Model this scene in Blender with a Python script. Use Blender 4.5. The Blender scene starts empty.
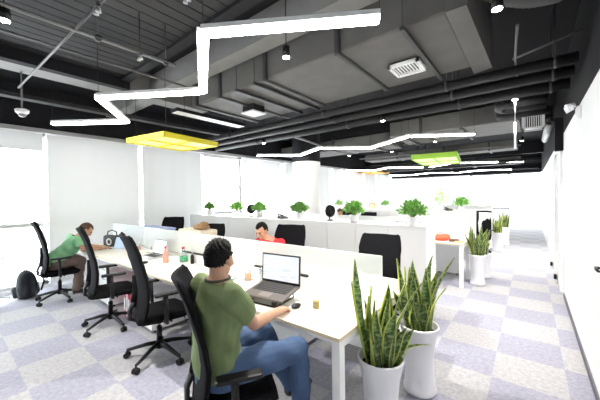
import bpy, bmesh, math, random
from mathutils import Vector, Matrix, Euler
PI = math.pi
scene = bpy.context.scene
COL = scene.collection

# ------------------------------------------------------------------ materials
def s2l(c):
    return tuple(((x/12.92) if x <= .04045 else ((x+.055)/1.055)**2.4) for x in c)

def mat(name, rgb, rough=.5, metal=0., emit=None, estr=0., noise=0., nscale=30., bump=0., spec=.5):
    """rgb is linear"""
    m = bpy.data.materials.new(name); m.use_nodes = True
    nt = m.node_tree; b = nt.nodes['Principled BSDF']
    b.inputs['Base Color'].default_value = (*rgb, 1)
    b.inputs['Roughness'].default_value = rough
    b.inputs['Metallic'].default_value = metal
    b.inputs['Specular IOR Level'].default_value = spec
    if emit:
        b.inputs['Emission Color'].default_value = (*emit, 1)
        b.inputs['Emission Strength'].default_value = estr
    if noise or bump:
        tc = nt.nodes.new('ShaderNodeTexCoord'); n = nt.nodes.new('ShaderNodeTexNoise')
        n.inputs['Scale'].default_value = nscale; n.inputs['Detail'].default_value = 4
        nt.links.new(tc.outputs['Object'], n.inputs['Vector'])
        if noise:
            r = nt.nodes.new('ShaderNodeMix'); r.data_type = 'RGBA'
            r.inputs['A'].default_value = (*[c*(1-noise) for c in rgb], 1)
            r.inputs['B'].default_value = (*[min(1, c*(1+noise)) for c in rgb], 1)
            nt.links.new(n.outputs['Fac'], r.inputs['Factor'])
            nt.links.new(r.outputs['Result'], b.inputs['Base Color'])
        if bump:
            bp = nt.nodes.new('ShaderNodeBump'); bp.inputs['Strength'].default_value = bump
            bp.inputs['Distance'].default_value = .005
            nt.links.new(n.outputs['Fac'], bp.inputs['Height']); nt.links.new(bp.outputs['Normal'], b.inputs['Normal'])
    return m

WHITE = mat('white_paint', (.86, .86, .87), .55)
WALLW = mat('white_wall', (.87, .87, .88), .6, noise=.01, nscale=3)
DESKT = mat('pale_maple_laminate', (.86, .83, .74), .35, noise=.02, nscale=12)
EDGE = mat('beige_edge_band', (.70, .60, .42), .4)
LAC = mat('white_powder_coat', (.86, .86, .86), .3)
BLK = mat('black_plastic', (.008, .008, .009), .45, spec=.3)
BLKF = mat('black_fabric', (.008, .008, .009), .95, noise=.3, nscale=180, bump=.3, spec=.1)
MESHB = mat('black_mesh_fabric', (.009, .009, .011), .9, noise=.4, nscale=260, bump=.3, spec=.12)
BLKM = mat('black_metal', (.02, .02, .022), .35, .6)
CHROME = mat('chrome', (.7, .7, .72), .2, 1)
GREYM = mat('grey_metal', (.35, .35, .36), .4, .7)
CEIL = mat('dark_ceiling_paint', (.008, .008, .010), .85, noise=.2, nscale=2, spec=.2)
BULK = mat('charcoal_paint', (.012, .012, .015), .8, noise=.12, nscale=2, spec=.25)
SLAT = mat('dark_grey_ceiling_board', (.028, .027, .028), .7, noise=.12, nscale=6, spec=.3)
SLATD = mat('near_black_ceiling_board', (.016, .016, .018), .7, noise=.12, nscale=6, spec=.3)
DUCT = mat('grey_duct_insulation', (.105, .102, .098), .65, noise=.3, nscale=4, bump=.6, spec=.3)
DUCTD = mat('dark_duct_paint', (.035, .035, .037), .5, noise=.2, nscale=5)
PIPE = mat('dark_pipe_lagging', (.022, .022, .024), .6, noise=.15, nscale=9, spec=.35)
PIPEG = mat('grey_conduit', (.12, .12, .12), .45, .2)
CONC = mat('grey_painted_concrete', (.20, .198, .195), .7, noise=.15, nscale=6)
TUBE = mat('lit_white_diffuser', (.9, .9, .9), .5, emit=(1, .97, .9), estr=16)
SPOTE = mat('lit_spot_lens', (1, 1, 1), .3, emit=(1, .97, .95), estr=60)
BLINDH = mat('silver_rail', (.45, .45, .46), .35, .5)
YEL = mat('yellow_panel', (.80, .70, .03), .5)
YELL = mat('lit_yellow_diffuser', (.9, .85, .25), .5, emit=(1, .88, .25), estr=.30)
GRN = mat('green_panel', (.34, .62, .05), .5)
GRNL = mat('lit_green_diffuser', (.7, .85, .35), .5, emit=(.65, .95, .3), estr=.30)
ORG = mat('orange_panel', (.80, .38, .04), .5)
ORGL = mat('lit_orange_diffuser', (.9, .6, .2), .5, emit=(1, .6, .15), estr=.5)
POT = mat('white_glazed_ceramic', (.76, .76, .79), .4)
SOIL = mat('dark_soil', (.02, .014, .01), .95, noise=.4, nscale=60, bump=.6)
SKIN = mat('skin', (.52, .29, .19), .5, noise=.06, nscale=14)
HAIR = mat('black_hair', (.006, .005, .005), .7, noise=.3, nscale=90, bump=.3, spec=.2)
HAIRB = mat('brown_hair', (.09, .045, .025), .6, noise=.3, nscale=90, bump=.5)
TEEG = mat('olive_green_cotton', (.15, .20, .085), .85, noise=.12, nscale=20, bump=.15)
TEEM = mat('mint_green_cotton', (.22, .50, .26), .85, noise=.12, nscale=20)
TEER = mat('red_cotton', (.62, .02, .035), .8, noise=.1, nscale=20)
TEEW = mat('white_cotton', (.8, .8, .8), .8)
COLLAR = mat('dark_collar', (.05, .045, .04), .8)
DENIM = mat('blue_denim', (.055, .10, .20), .85, noise=.35, nscale=9, bump=.2)
BROWNT = mat('brown_trousers', (.17, .12, .10), .85, noise=.1, nscale=20)
SHOE = mat('dark_shoe_leather', (.02, .02, .02), .4)
LAPD = mat('dark_laptop_shell', (.115, .10, .09), .45, .2)
KEYM = mat('laptop_key', (.02, .02, .02), .5)
SILV = mat('silver_laptop_shell', (.55, .56, .58), .35, .5)
RED = mat('red_folder', (.65, .02, .07), .5)
BLUEB = mat('periwinkle_card', (.36, .42, .72), .6)
CREAM = mat('cream_card', (.85, .78, .64), .7)
KRAFT = mat('kraft_paper', (.42, .25, .13), .8, noise=.1, nscale=20, bump=.3)
ORANGE = mat('orange_fruit_red', (.80, .10, .04), .5)
BAGM = mat('black_nylon', (.025, .028, .035), .7, noise=.3, nscale=25, bump=.3)
TEA = mat('amber_tea', (.80, .34, .10), .15)
GRNLIQ = mat('green_liquid', (.05, .50, .20), .2)
PINK = mat('coral_pink_plastic', (.85, .32, .25), .35)
CLOCK = mat('brass_yellow', (.55, .40, .10), .4, .3)
FLEX = mat('black_flexible_duct', (.03, .03, .032), .5)
TANP = mat('tan_pouch', (.42, .34, .14), .8, noise=.35, nscale=60)
BABY = mat('grey_glass_fitting', (.35, .36, .37), .15, .2)

def glass_mat(name, tint=(1, 1, 1), gl=.08, diff=0., dcol=(.8, .85, .85), tlw=.5):
    m = bpy.data.materials.new(name); m.use_nodes = True; nt = m.node_tree
    for n in list(nt.nodes): nt.nodes.remove(n)
    o = nt.nodes.new('ShaderNodeOutputMaterial'); t = nt.nodes.new('ShaderNodeBsdfTransparent')
    t.inputs['Color'].default_value = (*tint, 1)
    g = nt.nodes.new('ShaderNodeBsdfGlossy'); g.inputs['Roughness'].default_value = .03
    mx = nt.nodes.new('ShaderNodeMixShader'); mx.inputs[0].default_value = gl
    nt.links.new(t.outputs[0], mx.inputs[1]); nt.links.new(g.outputs[0], mx.inputs[2])
    last = mx
    if diff:
        d = nt.nodes.new('ShaderNodeBsdfDiffuse'); d.inputs['Color'].default_value = (*dcol, 1)
        tl = nt.nodes.new('ShaderNodeBsdfTranslucent'); tl.inputs['Color'].default_value = (*dcol, 1)
        a = nt.nodes.new('ShaderNodeMixShader'); a.inputs[0].default_value = tlw
        nt.links.new(d.outputs[0], a.inputs[1]); nt.links.new(tl.outputs[0], a.inputs[2])
        m2 = nt.nodes.new('ShaderNodeMixShader'); m2.inputs[0].default_value = diff
        nt.links.new(mx.outputs[0], m2.inputs[1]); nt.links.new(a.outputs[0], m2.inputs[2]); last = m2
    nt.links.new(last.outputs[0], o.inputs['Surface'])
    return m
GLASS = glass_mat('window_glass', (.97, .98, .98), .05)
FROST = glass_mat('frosted_screen_glass', (.96, .98, .98), .04, .58, (.93, .96, .955))
CLEAR = glass_mat('clear_glass', (.85, .88, .88), .15)
BLINDM = glass_mat('white_blind_fabric', (.9, .9, .9), .0, 1.0, (.76, .765, .765), .05)

def screen_mat():
    """a laptop display showing a pale blue-white document page"""
    m = bpy.data.materials.new('laptop_display'); m.use_nodes = True; nt = m.node_tree
    b = nt.nodes['Principled BSDF']; b.inputs['Roughness'].default_value = .3
    tc = nt.nodes.new('ShaderNodeTexCoord'); n = nt.nodes.new('ShaderNodeTexNoise')
    mp = nt.nodes.new('ShaderNodeMapping'); mp.inputs['Scale'].default_value = (10, 60, 120)
    n.inputs['Scale'].default_value = 1
    nt.links.new(tc.outputs['Object'], mp.inputs[0]); nt.links.new(mp.outputs[0], n.inputs['Vector'])
    r = nt.nodes.new('ShaderNodeValToRGB')
    r.color_ramp.elements[0].position = .40; r.color_ramp.elements[0].color = (.62, .70, .88, 1)
    r.color_ramp.elements[1].position = .52; r.color_ramp.elements[1].color = (.86, .90, 1, 1)
    nt.links.new(n.outputs['Fac'], r.inputs[0]); nt.links.new(r.outputs[0], b.inputs['Emission Color'])
    b.inputs['Emission Strength'].default_value = .62; b.inputs['Base Color'].default_value = (.05, .05, .05, 1)
    return m
DISP = screen_mat()
DISPW = mat('white_display', (.1, .1, .1), .3, emit=(.95, .97, 1), estr=.85)

TILE = .508
TILE_OFF = (.27, .06, .25)
def carpet_mat():
    m = bpy.data.materials.new('carpet_tiles'); m.use_nodes = True; nt = m.node_tree
    b = nt.nodes['Principled BSDF']; b.inputs['Roughness'].default_value = .95
    b.inputs['Specular IOR Level'].default_value = .15; b.inputs['Sheen Weight'].default_value = .35; b.inputs['Sheen Roughness'].default_value = .4
    tc = nt.nodes.new('ShaderNodeTexCoord'); mp = nt.nodes.new('ShaderNodeMapping')
    mp.inputs['Location'].default_value = TILE_OFF
    ck = nt.nodes.new('ShaderNodeTexChecker'); ck.inputs['Scale'].default_value = 1/TILE
    ck.inputs['Color1'].default_value = (.285, .285, .348, 1); ck.inputs['Color2'].default_value = (.365, .36, .375, 1)
    nt.links.new(tc.outputs['Object'], mp.inputs[0]); nt.links.new(mp.outputs[0], ck.inputs['Vector'])
    n = nt.nodes.new('ShaderNodeTexNoise'); n.inputs['Scale'].default_value = 130; n.inputs['Detail'].default_value = 6
    nt.links.new(tc.outputs['Object'], n.inputs['Vector'])
    n2 = nt.nodes.new('ShaderNodeTexNoise'); n2.inputs['Scale'].default_value = 30; n2.inputs['Detail'].default_value = 5
    nt.links.new(tc.outputs['Object'], n2.inputs['Vector'])
    av = nt.nodes.new('ShaderNodeMath'); av.operation = 'ADD'
    nt.links.new(n.outputs['Fac'], av.inputs[0]); nt.links.new(n2.outputs['Fac'], av.inputs[1])
    mr = nt.nodes.new('ShaderNodeMapRange'); mr.inputs['From Min'].default_value = .75; mr.inputs['From Max'].default_value = 1.25
    mr.inputs['To Min'].default_value = .80; mr.inputs['To Max'].default_value = 1.2
    nt.links.new(av.outputs[0], mr.inputs[0])
    mx = nt.nodes.new('ShaderNodeMix'); mx.data_type = 'RGBA'; mx.blend_type = 'MULTIPLY'; mx.inputs['Factor'].default_value = 1
    nt.links.new(ck.outputs['Color'], mx.inputs['A']); nt.links.new(mr.outputs[0], mx.inputs['B'])
    nt.links.new(mx.outputs['Result'], b.inputs['Base Color'])
    bp = nt.nodes.new('ShaderNodeBump'); bp.inputs['Strength'].default_value = .3; bp.inputs['Distance'].default_value = .004
    nt.links.new(n.outputs['Fac'], bp.inputs['Height']); nt.links.new(bp.outputs['Normal'], b.inputs['Normal'])
    return m
TILE = .508
TILE_OFF = (.27, .06, .25)

def snake_mat():
    m = bpy.data.materials.new('variegated_leaf'); m.use_nodes = True; nt = m.node_tree
    b = nt.nodes['Principled BSDF']; b.inputs['Roughness'].default_value = .4
    uv = nt.nodes.new('ShaderNodeUVMap'); uv.uv_map = 'UVMap'
    sep = nt.nodes.new('ShaderNodeSeparateXYZ'); nt.links.new(uv.outputs[0], sep.inputs[0])
    mp = nt.nodes.new('ShaderNodeMapping'); mp.inputs['Scale'].default_value = (2.0, 26, 1)
    nt.links.new(uv.outputs[0], mp.inputs[0])
    n = nt.nodes.new('ShaderNodeTexNoise'); n.inputs['Scale'].default_value = 1; n.inputs['Detail'].default_value = 3
    nt.links.new(mp.outputs[0], n.inputs['Vector'])
    r = nt.nodes.new('ShaderNodeValToRGB')
    r.color_ramp.elements[0].position = .44; r.color_ramp.elements[0].color = (.06, .13, .04, 1)
    r.color_ramp.elements[1].position = .60; r.color_ramp.elements[1].color = (.36, .47, .22, 1)
    nt.links.new(n.outputs['Fac'], r.inputs[0])
    a = nt.nodes.new('ShaderNodeMath'); a.operation = 'SUBTRACT'; a.inputs[1].default_value = .5
    nt.links.new(sep.outputs['X'], a.inputs[0])
    ab = nt.nodes.new('ShaderNodeMath'); ab.operation = 'ABSOLUTE'; nt.links.new(a.outputs[0], ab.inputs[0])
    st = nt.nodes.new('ShaderNodeMapRange'); st.inputs['From Min'].default_value = .355; st.inputs['From Max'].default_value = .39
    nt.links.new(ab.outputs[0], st.inputs[0])
    mx = nt.nodes.new('ShaderNodeMix'); mx.data_type = 'RGBA'
    mx.inputs['B'].default_value = (.68, .74, .20, 1)
    nt.links.new(st.outputs[0], mx.inputs['Factor']); nt.links.new(r.outputs[0], mx.inputs['A'])
    nt.links.new(mx.outputs['Result'], b.inputs['Base Color'])
    return m
SNAKE = snake_mat()
LEAF = mat('green_leaf', (.19, .42, .08), .5, noise=.45, nscale=24)
LEAFL = mat('yellow_green_leaf', (.35, .55, .08), .5, noise=.3, nscale=24)

# ------------------------------------------------------------------ mesh builder
class MB:
    def __init__(s): s.bm = bmesh.new(); s.uv = None
    def _merge(s, b, M=None):
        if M is not None: bmesh.ops.transform(b, matrix=M, verts=b.verts)
        me = bpy.data.meshes.new('tmp'); b.to_mesh(me); b.free(); s.bm.from_mesh(me); bpy.data.meshes.remove(me)
    def box(s, c, d, rot=None, bev=0., seg=1):
        b = bmesh.new(); bmesh.ops.create_cube(b, size=1)
        bmesh.ops.scale(b, vec=d, verts=b.verts)
        if bev: bmesh.ops.bevel(b, geom=list(b.edges), offset=bev, segments=seg, affect='EDGES', profile=.5)
        M = Matrix.Translation(c)
        if rot is not None: M = M @ (Euler(rot).to_matrix().to_4x4() if len(rot) == 3 and not isinstance(rot, Matrix) else rot)
        s._merge(b, M); return s
    def bx(s, x0, x1, y0, y1, z0, z1, bev=0., seg=1):
        return s.box(((x0+x1)/2, (y0+y1)/2, (z0+z1)/2), (abs(x1-x0), abs(y1-y0), abs(z1-z0)), None, bev, seg)
    def beam(s, p, q, w, h, bev=0., up=(0, 0, 1)):
        """box section along p-q"""
        p, q = Vector(p), Vector(q); d = q-p; L = d.length; z = d.normalized()
        x = z.cross(Vector(up)); x = x.normalized() if x.length > 1e-4 else Vector((1, 0, 0)); y = x.cross(z)
        M = Matrix((x, z, y)).transposed().to_4x4(); M.translation = (p+q)/2
        b = bmesh.new(); bmesh.ops.create_cube(b, size=1); bmesh.ops.scale(b, vec=(w, L, h), verts=b.verts)
        if bev: bmesh.ops.bevel(b, geom=list(b.edges), offset=bev, segments=1, affect='EDGES')
        s._merge(b, M); return s
    def cyl(s, p, q, r, r2=None, n=16, cap=True):
        r2 = r if r2 is None else r2
        p, q = Vector(p), Vector(q); z = (q-p).normalized()
        x = z.orthogonal().normalized(); y = z.cross(x); bm = s.bm
        a = [bm.verts.new(p+(x*math.cos(t)+y*math.sin(t))*r) for t in [2*PI*i/n for i in range(n)]]
        c = [bm.verts.new(q+(x*math.cos(t)+y*math.sin(t))*r2) for t in [2*PI*i/n for i in range(n)]]
        for i in range(n): bm.faces.new((a[i], a[(i+1) % n], c[(i+1) % n], c[i])).smooth = True
        if cap: bm.faces.new(a[::-1]); bm.faces.new(c)
        return s
    def tube(s, pts, r, n=10, cap=True):
        """tube through points; r number or list"""
        pts = [Vector(p) for p in pts]; bm = s.bm; rings = []
        rs = r if isinstance(r, (list, tuple)) else [r]*len(pts)
        x = None
        for i, p in enumerate(pts):
            t = (pts[min(i+1, len(pts)-1)]-pts[max(i-1, 0)]).normalized()
            x = t.orthogonal().normalized() if x is None else (x-t*x.dot(t)).normalized()
            y = t.cross(x); ri = rs[i]; rx, ry = ri if isinstance(ri, (list, tuple)) else (ri, ri)
            rings.append([bm.verts.new(p+x*math.cos(a)*rx+y*math.sin(a)*ry) for a in [2*PI*k/n for k in range(n)]])
        for a, b in zip(rings, rings[1:]):
            for k in range(n): bm.faces.new((a[k], a[(k+1) % n], b[(k+1) % n], b[k])).smooth = True
        if cap: bm.faces.new(rings[0][::-1]); bm.faces.new(rings[-1])
        return s
    def lathe(s, prof, c=(0, 0, 0), n=32, sm=True):
        bm = s.bm; rings = []
        for r, z in prof:
            if r < 1e-6: rings.append([bm.verts.new((c[0], c[1], c[2]+z))])
            else: rings.append([bm.verts.new((c[0]+r*math.cos(2*PI*k/n), c[1]+r*math.sin(2*PI*k/n), c[2]+z)) for k in range(n)])
        for a, b in zip(rings, rings[1:]):
            for k in range(n):
                k2 = (k+1) % n
                if len(a) == 1 and len(b) == 1: continue
                if len(a) == 1: f = bm.faces.new((a[0], b[k2], b[k]))
                elif len(b) == 1: f = bm.faces.new((a[k], a[k2], b[0]))
                else: f = bm.faces.new((a[k], a[k2], b[k2], b[k]))
                f.smooth = sm
        return s
    def ball(s, c, r, rot=None, n=16):
        b = bmesh.new(); bmesh.ops.create_uvsphere(b, u_segments=n, v_segments=max(6, n//2), radius=1)
        for f in b.faces: f.smooth = True
        rr = r if isinstance(r, (list, tuple)) else (r, r, r)
        bmesh.ops.scale(b, vec=rr, verts=b.verts)
        M = Matrix.Translation(c)
        if rot is not None: M = M @ Euler(rot).to_matrix().to_4x4()
        s._merge(b, M); return s
    def quad(s, pts, uvs=None):
        f = s.bm.faces.new([s.bm.verts.new(p) for p in pts])
        return f
    def prism(s, poly, z0, z1, axis='z'):
        """polygon extruded along an axis"""
        def P(a, b, t): return {'z': (a, b, t), 'y': (a, t, b), 'x': (t, a, b)}[axis]
        A = [s.bm.verts.new(P(a, b, z0)) for a, b in poly]; B = [s.bm.verts.new(P(a, b, z1)) for a, b in poly]
        n = len(A); s.bm.faces.new(A[::-1]); s.bm.faces.new(B)
        for i in range(n): s.bm.faces.new((A[i], A[(i+1) % n], B[(i+1) % n], B[i]))
        return s
    def sheet(s, grid, th=0.0):
        """grid of points (rows of equal length) as a smooth slab of thickness th (along normals)"""
        b = bmesh.new(); V = [[b.verts.new(p) for p in row] for row in grid]
        for i in range(len(V)-1):
            for j in range(len(V[0])-1):
                b.faces.new((V[i][j], V[i][j+1], V[i+1][j+1], V[i+1][j])).smooth = True
        if th: bmesh.ops.recalc_face_normals(b, faces=b.faces); bmesh.ops.solidify(b, geom=list(b.faces), thickness=th)
        s._merge(b); return s
    def mesh(s, name, fixn=True):
        if fixn: bmesh.ops.recalc_face_normals(s.bm, faces=s.bm.faces)
        me = bpy.data.meshes.new(name); s.bm.to_mesh(me); s.bm.free(); return me
    def build(s, name, m, parent=None, loc=None, rot=None, label=None):
        me = s.mesh(name); me.materials.append(m)
        return link(name, me, parent, loc, rot, label)

def link(name, me, parent=None, loc=None, rot=None, label=None):
    o = bpy.data.objects.new(name, me); COL.objects.link(o)
    if parent: o.parent = parent
    if loc is not None: o.location = loc
    if rot is not None: o.rotation_euler = rot
    if label: o['label'] = label
    return o
def tag(o, label, cat, group=None, kind=None):
    o['label'] = label; o['category'] = cat
    if group: o['group'] = group
    if kind: o['kind'] = kind
    return o
def thing(name, label, cat, loc=(0, 0, 0), rz=0., group=None):
    o = bpy.data.objects.new(name, None); COL.objects.link(o); o.empty_display_size = .1
    o.location = loc; o.rotation_euler = (0, 0, rz)
    return tag(o, label, cat, group)
def struct(o): o['kind'] = 'structure'; return o
def kids(o): return [c for c in bpy.data.objects if c.parent == o]
def dup(src, loc, rz=None, label=None, group=None):
    def rec(o, par):
        c = o.copy(); COL.objects.link(c); c.parent = par
        for ch in kids(o): rec(ch, c)
        return c
    r = rec(src, None); r.location = loc
    if rz is not None: r.rotation_euler = (0, 0, rz)
    if label: r['label'] = label
    if group: r['group'] = group
    return r

# ------------------------------------------------------------------ camera
f_px = 289.2; yaw, pit, rol = [math.radians(a) for a in (38.549, .779, -.822)]
cy, sy, cp, sp = math.cos(yaw), math.sin(yaw), math.cos(pit), math.sin(pit)
F = Vector((-sy*cp, cy*cp, -sp)); R = Vector((cy, sy, 0)); U = R.cross(F)
R2 = R*math.cos(rol)+U*math.sin(rol); U2 = -R*math.sin(rol)+U*math.cos(rol)
cam = bpy.data.cameras.new('camera'); co = bpy.data.objects.new('camera', cam); COL.objects.link(co)
M4 = Matrix((R2, U2, -F)).transposed().to_4x4(); M4.translation = (0, 0, 1.6); co.matrix_world = M4
cam.sensor_width = 36; cam.lens = f_px/600*36; cam.clip_start = .02
scene.camera = co

# ------------------------------------------------------------------ room shell
XL, XR, YB, YF, ZC = -6.9, .40, -3.2, 18.0, 3.6
struct(MB().bx(XL-.3, XR+1.2, YB, YF+.2, -.12, 0).build('floor', carpet_mat()))
struct(MB().bx(XL-.3, XR+1.2, YB, YF+.2, ZC, ZC+.15).build('ceiling', CEIL))
struct(MB().bx(XR, XR+.12, YB, YF, 0, 2.5).build('wall_right', WALLW))
struct(MB().bx(XR+.02, XR+.14, YB, YF, 2.5, ZC).build('wall_right_upper', CEIL))
struct(MB().bx(XR-.012, XR, YB, 5.9, 0, .07, .002).build('baseboard_right', mat('dark_grey_skirting', (.10, .10, .12), .5)))
# left wall: bulkhead above the glazing
struct(MB().bx(XL-.15, XL, YB, YF, 2.87, ZC).build('wall_left_upper', BULK))
struct(MB().bx(XL-.02, XL+.09, YB, YF, 2.80, 2.87, .004).build('trim_1', BLINDH))
struct(MB().bx(XL-.15, XL, YB, YF, 0, .06).build('trim_2', WHITE))
# glazing bays
FRM = mat('white_aluminium_frame', (.72, .73, .74), .4, .2)
FRMG = mat('grey_aluminium_frame', (.32, .32, .33), .4, .3)
bays = [-3.2, -2.0, -.4, 1.22, 3.08, 4.42, 5.80, 7.70, 9.3, 10.9, 12.4, 14.0, 15.6, YF]
for i, (y0, y1) in enumerate(zip(bays, bays[1:])):
    b = MB(); t = .03; x0, x1 = XL-.11, XL-.03
    b.bx(x0, x1, y0, y0+t, .06, 2.87).bx(x0, x1, y1-t, y1, .06, 2.87)
    b.bx(x0, x1, y0, y1, .06, .12).bx(x0, x1, y0, y1, 2.75, 2.87)
    b.bx(x0, x1+.02, y0, y1, 1.12, 1.19)
    w = struct(b.build('window_%d' % (i+1), FRMG if i in (5,) else FRM))
    MB().bx(XL-.075, XL-.067, y0+t, y1-t, .12, 2.75).build('glass_pane', GLASS, w)
    if i == 5:   # the casement standing ajar
        MB().bx(XL-.03, XL+.03, 5.70, 5.76, 1.19, 2.72).build('sash_stile', FRMG, w)
        MB().beam((XL+.02, 5.45, 2.7), (XL+.05, 5.70, 1.75), .025, .03).build('stay_arm', FRMG, w)
# blinds
def blind(y0, y1, zb, label):
    t = thing('roller_blind', label, 'blind', (XL+.05, (y0+y1)/2, 2.8)); w = (y1-y0)/2
    n = 24; xs = lambda v: .004*math.sin(v*9)+.003*math.sin(v*23+1)
    fab = MB().sheet([[(xs(v), v, z) for v in [-w+2*w*k/n for k in range(n+1)]] for z in (-.01, zb-2.8)])
    fab.build('blind_fabric', BLINDM, t)
    MB().cyl((0, -w, -.0), (0, w, -.0), .022, n=12).build('roller_tube', LAC, t)
    MB().bx(-.01, .012, -w, w, zb-2.83, zb-2.80, .003).build('bottom_bar', LAC, t)
    return t
blind(-1.95, -.42, 2.5, 'white roller blind drawn up at the window nearest the camera')
blind(-.38, 1.20, 2.50, 'short white roller blind above the bright glass by the black backpack')
blind(1.26, 2.82, .10, 'long white roller blind behind the man in the mint tee')
blind(2.905, 4.40, .10, 'long white roller blind just after the bright vertical gap under the yellow panel')
blind(4.46, 5.62, 2.72, 'rolled-up white blind over the bright open window')
blind(5.84, 7.50, 1.52, 'half lowered white roller blind between open window and round column')
blind(7.78, 9.2, .9, 'white roller blind mostly behind the round column')
blind(9.38, 10.7, .9, 'white roller blind just past the round column')
blind(11.0, 12.3, .9, 'second white roller blind past the round column')
blind(12.5, 13.9, .9, 'third white roller blind past the round column')
blind(14.1, 15.5, .9, 'white roller blind next but one to the far left corner')
blind(15.7, 17.6, .9, 'white roller blind nearest the far left corner')
struct(MB().bx(XL, XR, YB-.1, YB, 0, ZC).build('wall_back', WALLW))
# far wall
b = MB(); b.bx(XL, -.84, YF, YF+.12, 0, .80).bx(XL, -6.5, YF, YF+.12, .8, 2.62)
struct(b.build('wall_far', WALLW)); struct(MB().bx(XL, XR+.2, YF, YF+.12, 2.60, ZC).build('wall_far_upper', BULK))
for i, (x0, x1) in enumerate([(-6.5, -4.5), (-4.5, -2.52), (-2.52, -.84), (-.84, .40)]):
    b = MB(); m = FRMG if i == 2 else FRM; t = .04; zb = .04 if i == 3 else .8
    b.bx(x0, x0+t, YF, YF+.08, zb, 2.6).bx(x1-t, x1, YF, YF+.08, zb, 2.6).bx(x0, x1, YF, YF+.08, zb, zb+.06).bx(x0, x1, YF, YF+.08, 2.54, 2.6)
    w = struct(b.build('window_%d' % (i+16), m)); MB().bx(x0+t, x1-t, YF+.035, YF+.043, zb+.06, 2.54).build('glass_pane', GLASS, w)
def blind_far(x0, x1, label):
    t = thing('roller_blind', label, 'blind', ((x0+x1)/2, YF-.06, 2.56)); w = (x1-x0)/2
    MB().sheet([[(-w+2*w*k/8, .004*math.sin(k*2), z) for k in range(9)] for z in (0, -1.66)]).build('blind_fabric', BLINDM, t)
    MB().cyl((-w, 0, 0), (w, 0, 0), .022, n=12).build('roller_tube', LAC, t)
    MB().bx(-w, w, -.01, .01, -1.69, -1.66).build('bottom_bar', LAC, t)
blind_far(-6.45, -4.56, 'white roller blind at the left end of the far wall')
blind_far(-4.44, -2.58, 'white roller blind left of the bright far window')
# column
b = MB().lathe([(.42, 0), (.42, 2.62)], (-5.35, 7.05, 0), 48)
struct(b.build('column_1', WALLW)); struct(MB().lathe([(.425, 2.62), (.425, ZC)], (-5.35, 7.05, 0), 48).build('column_1_upper', BULK))
# right wall door frames
for i, (y0, y1) in enumerate([(6.2, 6.95), (7.35, 8.15)]):
    b = MB(); b.bx(XR-.035, XR, y0, y0+.06, 0, 2.32).bx(XR-.035, XR, y1-.06, y1, 0, 2.32).bx(XR-.035, XR, y0, y1, 2.26, 2.32)
    d = struct(b.build('door_%d' % (i+2), WHITE))
    MB().bx(XR-.02, XR-.001, y0+.06, y1-.06, .01, 2.26).build('door_leaf', WALLW, d)
    MB().bx(XR-.075, XR-.036, y1-.11, y1-.0, .05, .13, .006).build('door_stop', BLK, d)
b = MB(); b.bx(XR-.006, XR, 1.95, 1.99, 0, 2.1).bx(XR-.006, XR, 2.95, 2.99, 0, 2.1).bx(XR-.006, XR, 1.95, 2.99, 2.06, 2.1)
d = struct(b.build('door_1', WHITE)); 
MB().bx(XR-.004, XR-.001, 1.99, 2.95, .01, 2.06).build('door_leaf', WALLW, d)
h = MB(); h.cyl((XR-.006, 2.86, 1.07), (XR-.05, 2.86, 1.07), .009, n=12); h.tube([(XR-.045, 2.87, 1.07), (XR-.05, 2.8, 1.07), (XR-.045, 2.74, 1.068)], .009, 10); h.bx(XR-.012, XR-.004, 2.83, 2.89, .98, 1.12, .003)
h.build('door_handle', BLK, d)
struct(MB().bx(XR-.10, XR, 6.0, 6.14, 2.25, 2.75).build('trim_3', CEIL))

# ------------------------------------------------------------------ ceiling elements
def slat_ceiling():
    for x0, x1, m in ((-4.75, -3.0, SLATD), (-3.07, -.95, SLAT)):
        b = MB(); x = x0
        while x < x1-.13: b.bx(x+.006, x+.134, YB, 1.74, 3.395, 3.42); x += .14
        b.build('ceiling_slats', m)['kind'] = 'structure'
slat_ceiling()
struct(MB().bx(-4.95, -.9, 1.74, 1.86, 3.36, ZC).build('trim_4', BULK))
struct(MB().bx(-4.87, -4.75, YB, 1.86, 3.25, ZC).build('trim_5', BULK))
def tg(o, l, c, g=None): return tag(o, l, c, g)
# concrete beam across
struct(MB().bx(XL, XR, 2.22, 2.44, 3.30, ZC).build('ceiling_beam', CONC))
struct(MB().bx(XL, XR, 2.60, 2.70, 3.46, ZC).build('ceiling_beam_far', CONC))
struct(MB().bx(-5.20, -4.88, YB, 3.3, 3.26, ZC).build('ceiling_beam_side', CONC))
for y in (8.9, 14.4): struct(MB().bx(XL, XR, y, y+.3, 3.15, ZC).build('ceiling_beam_rear', BULK))
tg(MB().bx(-5.98, -5.82, YB, 5.6, 3.10, 3.16, .005).build('cable_tray', PIPE), 'dark cable tray running along the dark ceiling above the windows', 'cable tray')
# ducts -- running across the room
def duct(name, x0, x1, y0, y1, z0, z1, flanges, label, m=DUCT, hang=()):
    t = thing(name, label, 'air duct', ((x0+x1)/2, (y0+y1)/2, z0)); cx, cy_, cz = t.location
    MB().bx(x0-cx, x1-cx, y0-cy_, y1-cy_, 0, z1-z0, .025, 2).build('duct_body', m, t)
    for fx in flanges:
        MB().bx(fx-cx-.035, fx-cx+.035, y0-cy_-.03, y1-cy_+.03, -.03, z1-z0+.03, .02, 2).build('flange', m if m is not DUCT else DUCTD, t)
    for hx in hang:
        h = MB(); h.bx(hx-cx-.02, hx-cx+.02, y0-cy_-.07, y1-cy_+.07, -.045, -.005, .004)
        for yy in (y0-cy_-.055, y1-cy_+.055): h.cyl((hx-cx, yy, -.04), (hx-cx, yy, ZC-z0), .006, n=8)
        h.build('hanger', DUCTD, t)
    return t
dA = duct('air_duct', -4.15, -.50, 2.52, 3.78, 3.02, 3.38, [-4.0, -3.42, -2.52, -1.50], 'large grey lagged air duct crossing the ceiling with a square vent in it', hang=[-3.0, -2.66, -.84])
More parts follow.
